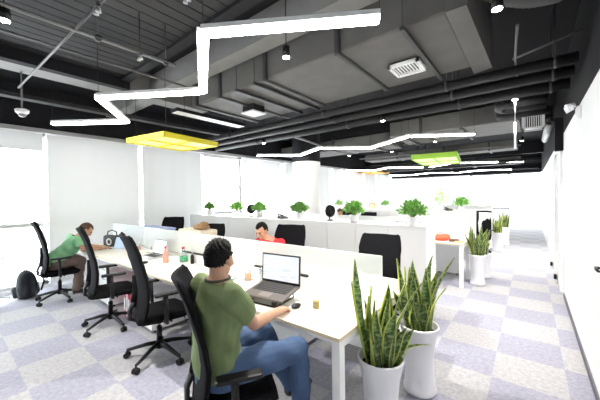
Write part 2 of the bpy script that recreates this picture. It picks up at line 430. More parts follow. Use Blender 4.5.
# its widened end nearest the right wall
cx, cy_, cz = dA.location
MB().prism([(-.50-cx, 2.42-cy_), (-.50-cx, 3.86-cy_), (-.32-cx, 3.80-cy_), (-.36-cx, 2.42-cy_)], -.05, .5).build('duct_end', DUCT, dA)
v = MB(); vx, vy = -1.05-cx, 3.24-cy_
for sx in (-1, 1): v.bx(vx+sx*.145-.015, vx+sx*.145+.015, vy-.16, vy+.16, -.055, -.02)
for sy_ in (-1, 1): v.bx(vx-.16, vx+.16, vy+sy_*.145-.015, vy+sy_*.145+.015, -.055, -.02)
for k in range(8): v.box((vx-.112+k*.032, vy, -.042), (.011, .26, .012), (0, 0, 0))
v.build('vent_grille', WHITE, dA, label='white slatted vent grille')
MB().bx(vx-.13, vx+.13, vy-.13, vy+.13, -.022, -.001).build('vent_box', BLK, dA)
duct('air_duct', -6.7, -2.9, 7.4, 8.5, 2.95, 3.25, [-6.0, -4.6], 'grey air duct crossing behind the round column top', hang=[-3.4])
dB = duct('air_duct', -2.6, -.15, 6.7, 8.1, 2.95, 3.3, [-1.9], 'grey air duct with a small square grille near the right wall', hang=[-1.1, -2.3])
g = thing('vent_diffuser', 'white square ceiling vent near the right wall below the dark pipes', 'vent', (0.04, 6.6, 2.86)); g.rotation_euler = (PI/2, 0, 0); g.scale = (1, .8, 1)
v = MB(); 
for sx in (-1, 1): v.bx(sx*.14-.02, sx*.14+.02, -.16, .16, -.02, .02).bx(-.16, .16, sx*.14-.02, sx*.14+.02, -.02, .02)
v.build('frame', WHITE, g); v = MB()
for k in range(8): v.box((-.11+k*.031, 0, 0), (.012, .26, .01), (0, 0, 0))
v.build('louvre_blades', WHITE, g); MB().bx(-.13, .13, -.13, .13, -.4, -.015).build('duct_neck', DUCTD, g)
duct('air_duct', -5.2, -.3, 10.75, 11.45, 2.95, 3.2, [-3.9, -2.3, -1.0], 'pale grey air duct crossing beyond the green panel', hang=[-3.1])
duct('air_duct', -6.2, -.3, 14.8, 15.7, 2.85, 3.1, [-4, -2], 'farthest grey air duct near the far windows', hang=[-3])
# pipes across
def pipe(pts, r, label, clamps=(), m=PIPE, g='dark lagged pipes'):
    t = thing('ceiling_pipe', label, 'pipe', pts[0], 0, None); o = Vector(pts[0])
    MB().tube([Vector(p)-o for p in pts], r, 16).build('pipe_run', m, t)
    for c in clamps:
        c = Vector(c)-o
        MB().tube([c-Vector((.015, 0, 0)), c+Vector((.015, 0, 0))], r+.012, 16).cyl(c+Vector((0, 0, r)), c+Vector((0, 0, ZC-o.z)), .006, n=8).build('clamp', DUCTD, t)
def bend(x, y, z, r, d2, n=6):
    """quarter bend from +x to direction +y or -y"""
    return [(x+r*math.sin(a), y+d2*(r-r*math.cos(a)), z) for a in [PI/2*k/n for k in range(n+1)]]
pipe([(-6.6, 3.92, 2.92), (.37, 3.92, 2.92)], .052, 'dark ceiling pipe, first of three just past the large duct', [(-5, 3.92, 2.92), (-2.6, 3.92, 2.92), (-.8, 3.92, 2.92), (.2, 3.92, 2.92)])
pipe([(-6.6, 4.26, 2.90), (.37, 4.26, 2.90)], .058, 'dark ceiling pipe, middle one of three past the large duct', [(-5, 4.26, 2.9), (-2.6, 4.26, 2.9), (-.8, 4.26, 2.9), (.2, 4.26, 2.9)])
pipe([(-6.6, 4.72, 2.90), (.37, 4.72, 2.90)], .066, 'dark ceiling pipe, last and thickest of three past the large duct', [(-5, 4.72, 2.9), (-2.6, 4.72, 2.9), (-.8, 4.72, 2.9), (.2, 4.72, 2.9)])
pipe([(.2, 5.55, 2.97), (-.28, 5.55, 2.97), (-.36, 5.60, 2.97), (-.40, 5.72, 2.97), (-.36, 5.84, 2.97), (-.28, 5.9, 2.97), (.2, 5.9, 2.97)], .06, 'short U-bent dark pipe beyond the three long pipes')
pipe([(.25, 6.25, 2.95), (-.34, 6.25, 2.95), (-.42, 6.32, 2.95), (-.44, 6.42, 3.2), (-.44, 6.42, 3.55)], .065, 'dark pipe elbow turning up near the right wall')
pipe([(.27, 6.6, 2.8), (.27, 6.45, 2.8), (.27, 8.6, 2.8)], .07, 'pale grey pipe end along the right wall corner', m=PIPEG)
pipe([(-2.94, YB+.1, 3.0), (-2.94, 1.6, 3.0)], .016, 'thin grey pipe under the slatted ceiling', [(-2.94, .9, 3.0), (-2.94, 1.5, 3.0)], PIPEG)
pipe([(-4.98, .66, 3.0), (-2.0, .77, 3.0)], .011, 'thin pale conduit rising diagonally to the dome camera', m=PIPEG)
pipe([(-4.0, YB+.1, 3.25), (-4.0, 6.2, 3.25)], .014, 'thin dark conduit beside the grey beam', m=PIPEG)
pipe([(-5.0, 8.6, 3.05), (-4.4, 4.9, 3.05), (-3.6, 4.9, 3.05)], .03, 'bent grey conduit near the round column', m=PIPEG)
pipe([(-.08, 3.0, 2.98), (-.12, 3.75, 2.98), (-.12, 5.2, 2.98)], .011, 'thin grey conduit between two spotlights by the right wall', m=PIPEG)
pipe([(-.16, 4.33, 3.2), (.40, 3.98, 3.2)], .012, 'thin angled strut in the dark corner over the right wall', m=PIPEG)
pipe([(-4.8, 9.5, 2.9), (-.2, 9.9, 2.9)], .02, 'thin grey conduit above the green panel', m=PIPEG)
for y in (12.8, 13.6, 17): pipe([(-6.5, y, 2.75), (.3, y, 2.75)], .05, {12.8: 'dark pipe before the far lamps', 13.6: 'second dark pipe before the far lamps', 17: 'dark pipe nearest the far windows'}[y])
# flexible duct top right
t = thing('flexible_duct', 'black ribbed flexible duct hanging in the top right corner', 'air duct', (-.22, 2.60, 3.22))
pts = [(k*.0135, k*.013, -.05*math.sin(k/30*PI)) for k in range(31)]
MB().tube(pts, [.14+(.014 if k % 2 else 0) for k in range(31)], 24).build('duct_hose', FLEX, t)
# linear lamp (off) along the left
t = thing('linear_lamp', 'unlit white rectangular strip lamp hanging beyond the yellow panel', 'lamp', (-4.3, 2.98, 2.93))
MB().bx(-.10, .10, -.68, .68, 0, .05, .004).build('housing', BULK, t); MB().bx(-.085, .085, -.66, .66, -.006, .0).build('diffuser', mat('white_acrylic_off', (.8, .8, .82), .4), t)
[MB().cyl((0, y, .05), (0, y, ZC-2.93), .004, n=6).build('hanger', BLK, t) for y in (-.5, .5)]
t = thing('ceiling_unit', 'small square white panel device hanging under the large duct', 'air conditioner', (-3.4, 3.13, 2.90))
MB().bx(-.14, .14, -.14, .14, 0, .02, .003).build('face_panel', mat('grey_white_panel', (.62, .62, .62), .5), t); MB().bx(-.12, .12, -.12, .12, .02, .12).build('housing', BULK, t)
# zigzag lamps
def zig(pts, z, label, w=.085):
    t = thing('zigzag_lamp', label, 'lamp', (pts[0][0], pts[0][1], z)); o = Vector((pts[0][0], pts[0][1], 0))
    P = [Vector((x, y, 0))-o for x, y in pts]
    for a, b in zip(P, P[1:]):
        MB().beam(a+Vector((0, 0, .040)), b+Vector((0, 0, .040)), w, .036, .003).build('housing', LAC, t)
        MB().beam(a+Vector((0, 0, .009)), b+Vector((0, 0, .009)), w*.94, .026, .006).build('diffuser', TUBE, t)
    for p in P: MB().cyl(p+Vector((0, 0, .07)), p+Vector((0, 0, ZC-z)), .003, n=6).build('hanging_wire', BLK, t)
    return t
zig([(-5.68, 1.12), (-4.74, 1.80), (-3.85, 1.17), (-2.79, 1.83), (-1.80, 1.19), (-.77, 1.83)], 2.74, 'nearest lit white zigzag ceiling lamp, largest of them')
zig([(-6.04, 5.66), (-5.15, 6.50), (-4.06, 5.87), (-3.07, 6.7), (-1.9, 5.9), (-.86, 6.6)], 2.75, 'second lit zigzag ceiling lamp, in front of the round column', .075)
zig([(-6.6, 11.6), (-5.7, 12.7), (-4.66, 11.8), (-3.4, 12.9), (-2.2, 11.9), (-.2, 13.3)], 2.72, 'third lit zigzag ceiling lamp, beyond the green panel', .075)
zig([(-6.4, 16.3), (-5.4, 17.0), (-4.2, 16.2), (-3.0, 17.1), (-1.9, 16.3), (-.7, 17.0)], 2.7, 'farthest lit zigzag ceiling lamp', .075)
# coloured light panels
def panel(cx, cy_, w, d, z, rz, mm, ml, label, h=.13):
    t = thing('hanging_light_panel', label, 'lamp', (cx, cy_, z), rz)
    b = MB(); fr = .03
    for sx in (-1, 0, 1): b.bx(sx*(w/2-fr/2)-fr/2, sx*(w/2-fr/2)+fr/2, -d/2, d/2, 0, h)
    for sx in (-1, 0, 1): b.bx(-w/2, w/2, sx*(d/2-fr/2)-fr/2, sx*(d/2-fr/2)+fr/2, 0, h)
    b.build('frame', mm, t); MB().bx(-w/2, w/2, -d/2, d/2, h, h+.01).build('top_sheet', mm, t)
    for sx in (-1, 1):
        for s2 in (-1, 1): MB().bx(min(sx*fr/2, sx*(w/2-fr)), max(sx*fr/2, sx*(w/2-fr)), min(s2*fr/2, s2*(d/2-fr)), max(s2*fr/2, s2*(d/2-fr)), .02, .03).build('diffuser', ml, t)
    [MB().cyl((sx*w*.4, s2*d*.4, h), (sx*w*.4, s2*d*.4, ZC-z), .003, n=6).build('hanging_wire', BLK, t) for sx in (-1, 1) for s2 in (-1, 1)]
panel(-4.74, 2.54, .95, 1.08, 2.5, math.radians(9), YEL, YELL, 'yellow square hanging light panel by the window blinds', .07)
panel(-2.2, 9.5, 1.15, 2.1, 2.58, math.radians(7), GRN, GRNL, 'lime green hanging light panel in the middle distance')
panel(-6.1, 13.6, 1.0, 1.5, 2.68, 0, ORG, ORGL, 'orange hanging light panel far back by the windows', .1)
# spotlights
def spot(x, y, z, label, lit=True, power=30):
    t = thing('ceiling_spotlight', label, 'spotlight', (x, y, z), 0, None)
    if lit:
        MB().cyl((0, 0, .006), (0, 0, .10), .038, .034, n=20).build('housing', BLK, t); MB().lathe([(0, 0), (.030, 0), (.030, .005), (0, .005)], (0, 0, 0), 20).build('lens', SPOTE, t)
    else:
        b = MB()
        for s_ in (-1, 1): b.cyl((s_*.022, 0, -.012), (s_*.022+.006, .0, .03), .018, .010, n=14)
        b.build('lamp_head', BABY, t); MB().bx(-.03, .03, -.012, .012, .03, .045, .003).build('bracket', BLK, t)
    MB().cyl((0, 0, .045 if not lit else .10), (0, 0, ZC-z), .005, n=8).build('stem', BLK, t)
    if lit and power:
        l = bpy.data.lights.new('spot_glow', 'SPOT'); l.energy = power; l.spot_size = math.radians(110); l.spot_blend = .7; l.shadow_soft_size = .04; l.color = (1, .96, .9)
        lo = bpy.data.objects.new('spot_glow', l); COL.objects.link(lo); lo.parent = t; lo.location = (0, 0, -.01)
for x, y, z, lab in [(-2.98, .33, 2.9, 'lit ceiling spotlight at the upper left edge, above the dome camera side'),
        (-1.79, 2.07, 2.9, 'lit ceiling spotlight beside the large duct near the long lamp arm'),
        (-.18, 2.50, 2.9, 'lit ceiling spotlight at the top near the right wall'),
        (-.16, 4.91, 2.86, 'lit ceiling spotlight from which the thin white rod hangs'),
        (-1.85, 4.48, 2.78, 'lit ceiling spotlight under the three dark pipes'),
        (-4.56, 4.48, 2.76, 'lit ceiling spotlight by the unlit strip lamp'),
        (-3.29, 8.65, 2.9, 'lit ceiling spotlight left of the green panel'),
        (-4.68, 8.51, 2.9, 'lit ceiling spotlight beyond the column top'),
        (-1.85, 7.75, 2.90, 'lit ceiling spotlight just above the green panel'),
        (-.16, 9.16, 2.9, 'lit ceiling spotlight far back near the right wall')]:
    spot(x, y, z, lab, True, (90 if y < 3 else 230 if y < 6 else 420) if x > -1 else 170)
for x, y, z, lab in [(-2.35, .72, 2.9, 'unlit twin spotlight head at the top near the thin conduit'),
        (-2.95, 1.25, 2.95, 'unlit twin spotlight head above the left zigzag lamp arm'),
        (-1.93, 1.15, 3.02, 'unlit twin spotlight head at the top edge by the zigzag lamp corner')]:
    spot(x, y, z, lab, False)
t = thing('pendant_rod', 'thin white rod hanging below a spotlight near the right wall', 'pendant', (-.16, 4.9, 2.2))
MB().cyl((0, 0, .35), (0, 0, .66), .004, n=8).build('cord', LAC, t); MB().cyl((0, 0, 0), (0, 0, .35), .013, n=12).build('rod', LAC, t)
t = thing('dome_camera', 'white dome security camera hanging under the dark bulkhead', 'security camera', (-5.15, .71, 2.71)); t.scale = (.8, .8, .8)
MB().lathe([(0, .0), (.05, .0), (.085, .03), (.09, .07), (.07, .085), (0, .085)], n=28).build('housing', WHITE, t)
MB().ball((0, 0, .0), (.055, .055, .045)).build('dome', mat('smoked_dome', (.25, .25, .27), .1), t); MB().cyl((0, 0, .08), (0, 0, (ZC-2.71)/.8), .011, n=10).build('stem', PIPEG, t)
t = thing('emergency_light', 'white twin-head emergency light fixed high on the right wall', 'emergency light', (XR-.001, 4.05, 2.40)); t.scale = (.75, .75, .75)
MB().bx(-.05, -.001, -.07, .07, -.08, .08, .008).build('housing', LAC, t)
for s_ in (-1, 1): MB().cyl((-.07, s_*.07, .10), (-.15, s_*.09, .07), .035, .045, n=18).build('lamp_head', WHITE, t)
t = thing('wall_sign_box', 'small white box with two dark dots on the right wall', 'wall box', (XR-.001, 5.25, 1.88))
MB().bx(-.03, -.001, -.07, .07, -.16, .16, .004).build('housing', LAC, t)
for z_ in (-.08, .08): MB().cyl((-.03, 0, z_), (-.036, 0, z_), .03, n=14).build('dot', BLKM, t)

# ------------------------------------------------------------------ office chairs
def make_chair(label):
    """faces +Y, origin on the floor under the gas lift"""
    t = thing('office_chair', label, 'office chair')
    for k in range(5):
        a = 2*PI*k/5+.35; d = Vector((math.cos(a), math.sin(a), 0))
        lg = MB().tube([d*.02+Vector((0, 0, .135)), d*.12+Vector((0, 0, .125)), d*.28+Vector((0, 0, .085)), d*.315+Vector((0, 0, .08))], [(.028, .022), (.024, .020), (.018, .015), (.014, .012)], 10).build('leg', BLK, t)
        s = Vector((-d.y, d.x, 0)); c = d*.315+Vector((0, 0, .028)); b = MB()
        for q in (-1, 1): b.cyl(c+s*(.008*q), c+s*(.026*q), .028, n=14)
        b.cyl(c, c+Vector((0, 0, .05)), .008, n=8); b.box(tuple(c+Vector((0, 0, .022))), (.03, .03, .03), None, .006)
        b.build('caster', BLK, lg)
    b = MB(); b.cyl((0, 0, .09), (0, 0, .17), .035, .03, n=18).cyl((0, 0, .17), (0, 0, .30), .026, n=16); b.build('hub', BLK, t)
    MB().cyl((0, 0, .28), (0, 0, .42), .015, n=14).build('gas_lift', CHROME, t)
    b = MB(); b.box((0, 0, .425), (.17, .24, .045), None, .012, 2); b.cyl((.08, .02, .425), (.22, .05, .42), .007, n=8); b.ball((.235, .053, .42), (.02, .012, .012))
    b.tube([(0, -.1, .42), (0, -.20, .415), (0, -.258, .44), (0, -.258, .52), (0, -.228, .60)], [(.03, .014)]*5, 10); b.build('mechanism', BLK, t)
    # seat: waterfall front
    g = []
    for i, (y, z, w) in enumerate([(-.23, .495, .20), (-.20, .50, .232), (-.05, .492, .245), (.12, .497, .25), (.22, .492, .245), (.262, .47, .225), (.268, .455, .20)]):
        g.append([(w*u, y-.012*abs(u)**3, z-.018*abs(u)**4) for u in [-1, -.85, -.5, 0, .5, .85, 1]])
    se = MB(); se.sheet(g, .065); bmesh.ops.bevel(se.bm, geom=[e for e in se.bm.edges if len(e.link_faces) == 2 and e.calc_face_angle(0) > 1.0], offset=.015, segments=2, affect='EDGES')
    for f in se.bm.faces: f.smooth = True
    se.build('seat', BLKF, t)
    # back
    prof = [(-.232, .43, .200), (-.225, .47, .225), (-.20, .60, .235), (-.19, .72, .240), (-.205, .85, .243), (-.235, .975, .240), (-.250, 1.02, .238), (-.262, 1.08, .244), (-.298, 1.18, .232), (-.325, 1.245, .215), (-.333, 1.26, .19)]
    g = [[(w*u, y+.045*abs(u)**2.2, z-(.012*(1-u*u) if z > 1.2 else 0)) for u in [-1, -.92, -.7, -.35, 0, .35, .7, .92, 1]] for y, z, w in prof]
    bk = MB(); bk.sheet(g, .028)
    for f in bk.bm.faces: f.smooth = True
    bk.build('backrest', MESHB, t)
    b = MB(); fr = lambda u: [Vector((w*u, y+.045-.006, z)) for y, z, w in prof]
    b.tube([p+Vector((0, .012, 0)) for p in fr(1)], .010, 8); b.tube([p+Vector((0, .012, 0)) for p in fr(-1)], .010, 8)
    b.build('back_frame', BLKF, t)
    MB().tube([(0, -.226, .56), (0, -.206, .7), (0, -.215, .86)], [(.035, .01), (.035, .01), (.02, .005)], 8).build('spine', BLKF, t)
    for s_ in (-1, 1):
        b = MB(); b.tube([(s_*.17, .0, .425), (s_*.27, .0, .43), (s_*.285, .0, .47), (s_*.285, -.005, .685)], [(.018, .028)]*4, 10)
        ar = b.build('arm_post', BLK, t)
        MB().box((s_*.285, .02, .70), (.075, .25, .028), None, .012, 2).build('arm_pad', BLK, ar)
    return t
CH = make_chair('black high-back office chair occupied by the man in the mint tee')
CH.location = (-5.90, 1.20, 0); CH.rotation_euler = (0, 0, math.radians(-10))
g_ = 'office chairs on the window aisle side of the nearest desks'
CH['group'] = g_
dup(CH, (-4.15, 1.34, 0), math.radians(-14), 'empty black high-back office chair with red folders behind its base', g_)
dup(CH, (-2.95, 1.38, 0), math.radians(-12), 'empty black high-back office chair just behind the man in olive green', g_)
dup(CH, (-1.46, 1.12, 0), math.radians(-33), 'black office chair the man in olive green sits on', g_).scale = (1, 1, .92)
g_ = 'office chairs on the far side of the nearest desks'
for x, y, rz, sc, lab in [(-1.37, 3.02, 186, .90, 'black office chair right behind the nearest glass screen and snake plants'),
        (-2.74, 3.05, 196, .93, 'black office chair behind the person in red'),
        (-4.50, 2.98, 212, .88, 'empty black office chair beside the kraft paper bag'),
        (-5.95, 3.0, 214, .94, 'black office chair farthest along the window end of the desks')]:
    dup(CH, (x, y, 0), math.radians(rz), lab, g_).scale = (1, 1, sc)
dup(CH, (-1.62, 5.25, 0), 0, 'black office chair tucked at the second bench desk beside the red bag', 'chairs at the second bench').scale = (1, 1, .9)
dup(CH, (-3.5, 7.15, 0), math.radians(176), 'distant black office chair next to the person in white', 'chairs at the second bench').scale = (1, 1, .90)
dup(CH, (-1.08, 9.05, 0), math.radians(165), 'dark office chair with a white coat over it, standing by the aisle', 'chairs at the second bench').scale = (.95, .95, .9)

t = thing('coat', 'white coat hanging over the dark chair by the aisle', 'coat', (-.93, 9.24, 0), math.radians(165))
g = [[(.16*u, -.0-.055*math.cos(u*1.4)+.012*math.sin(u*11), z) for u in [-1, -.75, -.5, -.25, 0, .25, .5, .75, 1]] for z in (1.08, 1.05, .9, .75, .6, .45)]
g = [[(.16*u, -.10, 1.0) for u in [-1, -.75, -.5, -.25, 0, .25, .5, .75, 1]]]+[[(x, y+.07 if k < 0 else y+.08, z) for x, y, z in row] for k, row in enumerate(g)]
MB().sheet(g, .012).build('coat_cloth', TEEW, t)
MB().tube([(.10, .03, 1.02), (.14, .06, .8), (.13, .07, .55)], [.045, .04, .035], 10).build('sleeve', TEEW, t)

# ------------------------------------------------------------------ bench desks
def make_desk(label, endframe=True):
    """1.4 m wide seat of a bench: origin at floor, middle of its front edge; extends to +Y"""
    t = thing('bench_desk', label, 'desk')
    W, D, H = 1.4, .69, .75
    MB().bx(-W/2, W/2, 0, D, H-.022, H, .002).build('tabletop', DESKT, t)
    b = MB(); b.bx(-W/2, W/2, -.002, .0, H-.023, H-.001)
    if endframe: b.bx(W/2, W/2+.002, 0, D, H-.023, H-.001)
    b.build('edge_band', EDGE, t)
    b = MB(); b.bx(-W/2, W/2, .03, .07, H-.062, H-.023, .002).bx(-W/2, W/2, D-.06, D-.02, H-.062, H-.023, .002); b.build('frame_rail', LAC, t)
    MB().bx(-W/2+.004, W/2-.004, D-.02, D-.003, .35, H-.07).build('modesty_panel', LAC, t)
    if endframe:
        MB().bx(W/2-.062, W/2-.002, .01, .07, 0, H-.023, .004).build('leg', LAC, t)
        MB().bx(W/2-.062, W/2-.002, .07, D, H-.075, H-.023, .003).build('end_rail', LAC, t)
        MB().bx(W/2-.062, W/2-.002, D-.06, D, 0, H-.075, .004).build('leg', LAC, t)
    # slit of the cable flap
    MB().bx(-.35, .19, D-.125, D-.112, H+.0005, H+.002).build('cable_slit', BLK, t)
    return t
GD = 'bench desk seats of the nearest double row'
XS = [-1.59, -2.99, -4.39, -5.79]
YD = 1.47
D1 = make_desk('bench desk seat at the near right end, with the man in olive green'); D1.location = (XS[0], YD, 0); D1['group'] = GD
D2 = make_desk('bench desk seat just left of the man in olive green, empty top', False); D2.location = (XS[1], YD, 0); D2['group'] = GD
dup(D2, (XS[2], YD, 0), 0, 'bench desk seat carrying the open white-screened laptop and coral bottle', GD)
dup(D2, (XS[3], YD, 0), 0, 'bench desk seat where the man in the mint tee leans', GD)
GB = 'far side seats of the nearest double row'
for i, (x, lab) in enumerate(zip(XS, ['far side desk seat directly behind the nearest glass screen', 'far side desk seat of the person in red', 'far side desk seat with the cream box', 'far side desk seat with the periwinkle box, at the window end'])):
    src = D1 if i == 0 else D2
    o = dup(src, (x, YD+1.40, 0), PI, lab, GB)
    if i == 0:   # its end frame belongs on the aisle end: mirror by using the plain seat and adding a frame
        for c in kids(o):
            if c.name.split('.')[0] in ('leg', 'end_rail', 'edge_band'):
                c.scale = (-1, 1, 1)
# second and third bench
Y2 = 5.50
o = dup(D1, (-1.59, Y2, 0), 0, 'white bench desk with a red bag on its end, in the second row', 'second row desks')
o = dup(D2, (-2.99, Y2, 0), 0, 'second row bench desk seat hidden behind the low white cabinets', 'second row desks')
o = dup(D1, (-1.59, Y2+1.40, 0), PI, 'second row desk seat on the far side, aisle end', 'second row desks')
for c in kids(o):
    if c.name.split('.')[0] in ('leg', 'end_rail', 'edge_band'): c.scale = (-1, 1, 1)
o = dup(D1, (-1.59, 9.5, 0), 0, 'third row bench desk at the aisle end, behind the second cabinet row', 'third row desks')

# desk screens
def make_screen(label, w=1.38):
    t = thing('desk_screen', label, 'desk screen')
    MB().bx(-w/2, w/2, -.006, .006, .06, .372, .003).build('glass_panel', FROST, t)
    for sx in (-1, 1):
        b = MB(); b.bx(sx*(w/2-.2)-.02, sx*(w/2-.2)+.02, -.016, .016, 0, .09, .003); b.build('clamp', LAC, t)
    MB().bx(-w/2, w/2, -.032, .032, .0, .012, .003).build('base_rail', LAC, t)
    return t
SC = make_screen('frosted glass desk screen nearest the snake plants'); SC.location = (XS[0]-.01, 2.165, .75)
SC['group'] = 'frosted glass screens of the nearest desks'
for x, lab in zip(XS[1:], ['frosted glass desk screen behind the head of the man in olive green', 'frosted glass desk screen behind the coral and green bottles', 'frosted glass desk screen nearest the window blinds']):
    dup(SC, (x, 2.165, .75), 0, lab, SC['group'])
for x, lab in zip(XS, ['white screen behind the red bag on the second row', 'second row screen next to the aisle end one', 'second row screen in front of the person in white', 'second row screen nearest the windows']):
    dup(SC, (x, Y2+.70, .75), 0, lab, 'screens of the second row')
for x, lab in zip(XS[:2], ['third row screen at the aisle end', 'third row screen next to the aisle end one']):
    dup(SC, (x, 9.5+.70, .75), 0, lab, 'screens of the third row')
# low socket boxes standing before the screens
def make_sock(label):
    t = thing('socket_box', label, 'socket box')
    MB().bx(-.35, .35, -.03, .03, 0, .115, .004).build('housing', LAC, t)
    MB().bx(-.35, .35, -.032, -.004, .112, .132, .002).build('slot_strip', BLK, t)
    return t
SK = make_sock('long low white socket box with black slot behind the dark laptop'); SK.location = (-1.93, 2.10, .75); SK['group'] = 'socket boxes'
dup(SK, (-3.36, 2.10, .75), 0, 'long low white socket box behind the head of the man in olive green', 'socket boxes')

# pedestals
def make_ped(label):
    t = thing('mobile_pedestal', label, 'drawer cabinet')
    MB().bx(-.20, .20, -.25, .25, .04, .58, .003).build('body', LAC, t)
    for i, (z0, z1) in enumerate([(.05, .28), (.285, .425), (.43, .57)]):
        d = MB().bx(-.197, .197, -.268, -.251, z0, z1, .003).build('drawer', LAC, t)
        MB().bx(-.06, .06, -.272, -.268, z1-.03, z1-.018).build('handle', GREYM, d)
    for sx in (-1, 1):
        for s2 in (-1, 1): MB().cyl((sx*.16-.01, s2*.2, .02), (sx*.16+.01, s2*.2, .02), .02, n=12).build('caster', BLK, t)
    return t
PD = make_ped('white drawer pedestal under the desk beside the empty chair'); PD.location = (-3.66, 1.80, 0); PD['group'] = 'white pedestals under the desks'
dup(PD, (-5.00, 1.80, 0), 0, 'white drawer pedestal under the desk by the man in the mint tee', PD['group'])
dup(PD, (-2.05, 2.52, 0), PI, 'white drawer pedestal in the shade under the near right desk end', PD['group'])
dup(PD, (-1.30, 6.55, 0), PI, 'white drawer pedestal under the second row desk end', PD['group'])
# folders on the floor under the desk
for i, (x, w_, m, lab) in enumerate([(-4.36, .05, RED, 'red folder standing under the desk, first from the window side'), (-4.295, .05, mat('white_folder', (.8, .78, .78), .6), 'white folder standing between red folders under the desk'),
        (-4.23, .06, RED, 'thick red folder under the desk beside the white folder'), (-4.15, .05, mat('pink_folder', (.75, .12, .22), .5), 'pinkish folder standing under the desk next to the pedestal')]):
    b = MB(); b.bx(x, x+w_, 1.57, 1.85, 0, .33, .004); o = b.build('ring_folder', m); tag(o, lab, 'folder', 'folders under the desk')
    MB().bx(x+.008, x+w_-.008, 1.567, 1.571, .08, .25).build('spine_label', LAC, o)

# ------------------------------------------------------------------ cabinet rows
def make_cab(n, label):
    t = thing('low_cabinet', label, 'cabinet'); w = .517*n
    MB().bx(-w/2, w/2, .012, .45, .0, 1.145, .002).build('body', LAC, t)
    MB().bx(-w/2, w/2, -.005, .455, 1.146, 1.17, .002).build('top', LAC, t)
    for k in range(n):
        MB().bx(-w/2+.517*k+.003, -w/2+.517*(k+1)-.003, -.006, .011, .06, 1.142, .002).build('door', LAC, t)
    return t
YC = 4.00
CB = make_cab(3, 'white three-panel cabinet section at the aisle end behind the nearest chairs'); x0 = -1.07
CB.location = (x0-.7755, YC, 0)
gC = 'white cabinet sections behind the nearest desks'; CB['group'] = gC
dup(CB, (x0-.7755-1.553, YC, 0), 0, 'white three-panel cabinet section behind the person in red', gC)
dup(CB, (x0-.7755-3.106, YC, 0), 0, 'white three-panel cabinet section behind the kraft paper bag', gC)
c2 = make_cab(2, 'white two-panel cabinet section at the window end behind the nearest desks'); c2.location = (x0-4.66-.52, YC, 0); c2['group'] = gC
for k, lab in enumerate(['second row cabinet section at the aisle end', 'second row cabinet section next to the aisle end', 'second row cabinet section before the column']):
    dup(CB, (x0-.7755-1.553*k, 8.0, 0), 0, lab, 'white cabinet sections of the second row')
dup(CB, (x0-.7755, 12.0, 0), 0, 'third row cabinet section at the aisle end', 'white cabinet sections of the third row')

# ------------------------------------------------------------------ snake plants
def leaf_mesh(h, w, tip, rnd, droop=0.):
    """tip = (dx, dy) offset of the leaf tip; UV u across, v along"""
    bm = bmesh.new(); uvl = bm.loops.layers.uv.new('UVMap'); N = 14
    tw = rnd.uniform(-.7, .7); a0 = rnd.uniform(0, PI)
    rows = []; us = [0, .14, .27, .5, .73, .86, 1]
    for i in range(N+1):
        t = i/N; k = t**1.5
        p = Vector((tip[0]*k+.01*math.sin(t*5+a0), tip[1]*k+.01*math.cos(t*4+a0), h*(t-droop*t*t)))
        ww = 1.55*w*(.55+.45*math.sin(min(t/.45, 1)*PI/2)) * (1 if t < .5 else max(0.02, 1-((t-.5)/.5)**1.9))
        a = a0+tw*t; d = Vector((math.cos(a), math.sin(a), 0)); n = Vector((-math.sin(a), math.cos(a), 0))
        rows.append([bm.verts.new(p+d*(u-.5)*ww+n*(.45*ww*(u-.5)**2*2+.004*math.sin(9*t+u*5))) for u in us])
    off = rnd.uniform(0, 5)
    for i in range(N):
        for j in range(len(us)-1):
            f = bm.faces.new((rows[i][j], rows[i][j+1], rows[i+1][j+1], rows[i+1][j])); f.smooth = True
            for l, (u, v) in zip(f.loops, [(us[j], i/N), (us[j+1], i/N), (us[j+1], (i+1)/N), (us[j], (i+1)/N)]): l[uvl].uv = (u, v*h/.6+off*0)
    bmesh.ops.solidify(bm, geom=list(bm.faces), thickness=.0025)
    me = bpy.data.meshes.new('leaf'); bm.to_mesh(me); bm.free(); me.materials.append(SNAKE); return me
def pot_prof(h, r):
    k = r/.15
    return [(0, 0), (.118*k, 0), (.128*k, .012), (.128*k, .03), (.116*k, .07*h/.54), (.108*k, .16*h/.54), (.109*k, .28*h/.54), (.120*k, .40*h/.54), (.140*k, .50*h/.54), (.150*k, h-.012), (.148*k, h), (.138*k, h), (.134*k, h-.015), (.12*k, h-.08), (0, h-.08)]
def snake(x, y, seed, label, specs, nrand, h=.54, r=.15, hl=.5, grp='tall white pots of snake plants along the aisle'):
    t = thing('potted_snake_plant', label, 'potted plant', (x, y, 0), 0, grp); rnd = random.Random(seed)
    MB().lathe(pot_prof(h, r), n=48).build('pot', POT, t)
    MB().lathe([(0, h-.06), (r*.86, h-.06)], n=32).build('soil', SOIL, t)
    for (a, b, lh, w, dr) in specs:
        tip = R*a+Vector((-R.y, R.x, 0))*b
        bp = Vector((tip.x, tip.y, 0)); bp = bp.normalized()*min(.07, bp.length*.5) if bp.length > 0 else bp
        link('leaf', leaf_mesh(lh, w, (tip.x-bp.x, tip.y-bp.y), rnd, dr), t, (bp.x, bp.y, h-.08))
    for k in range(nrand):
        a = rnd.uniform(0, 2*PI); rr = rnd.uniform(.01, r*.55); d = rnd.uniform(.0, .15); lh = rnd.uniform(.55, 1.)*hl
        link('leaf', leaf_mesh(lh, rnd.uniform(.04, .06), (math.cos(a)*d, math.sin(a)*d), rnd), t, (rr*math.cos(a), rr*math.sin(a), h-.08))
    return t
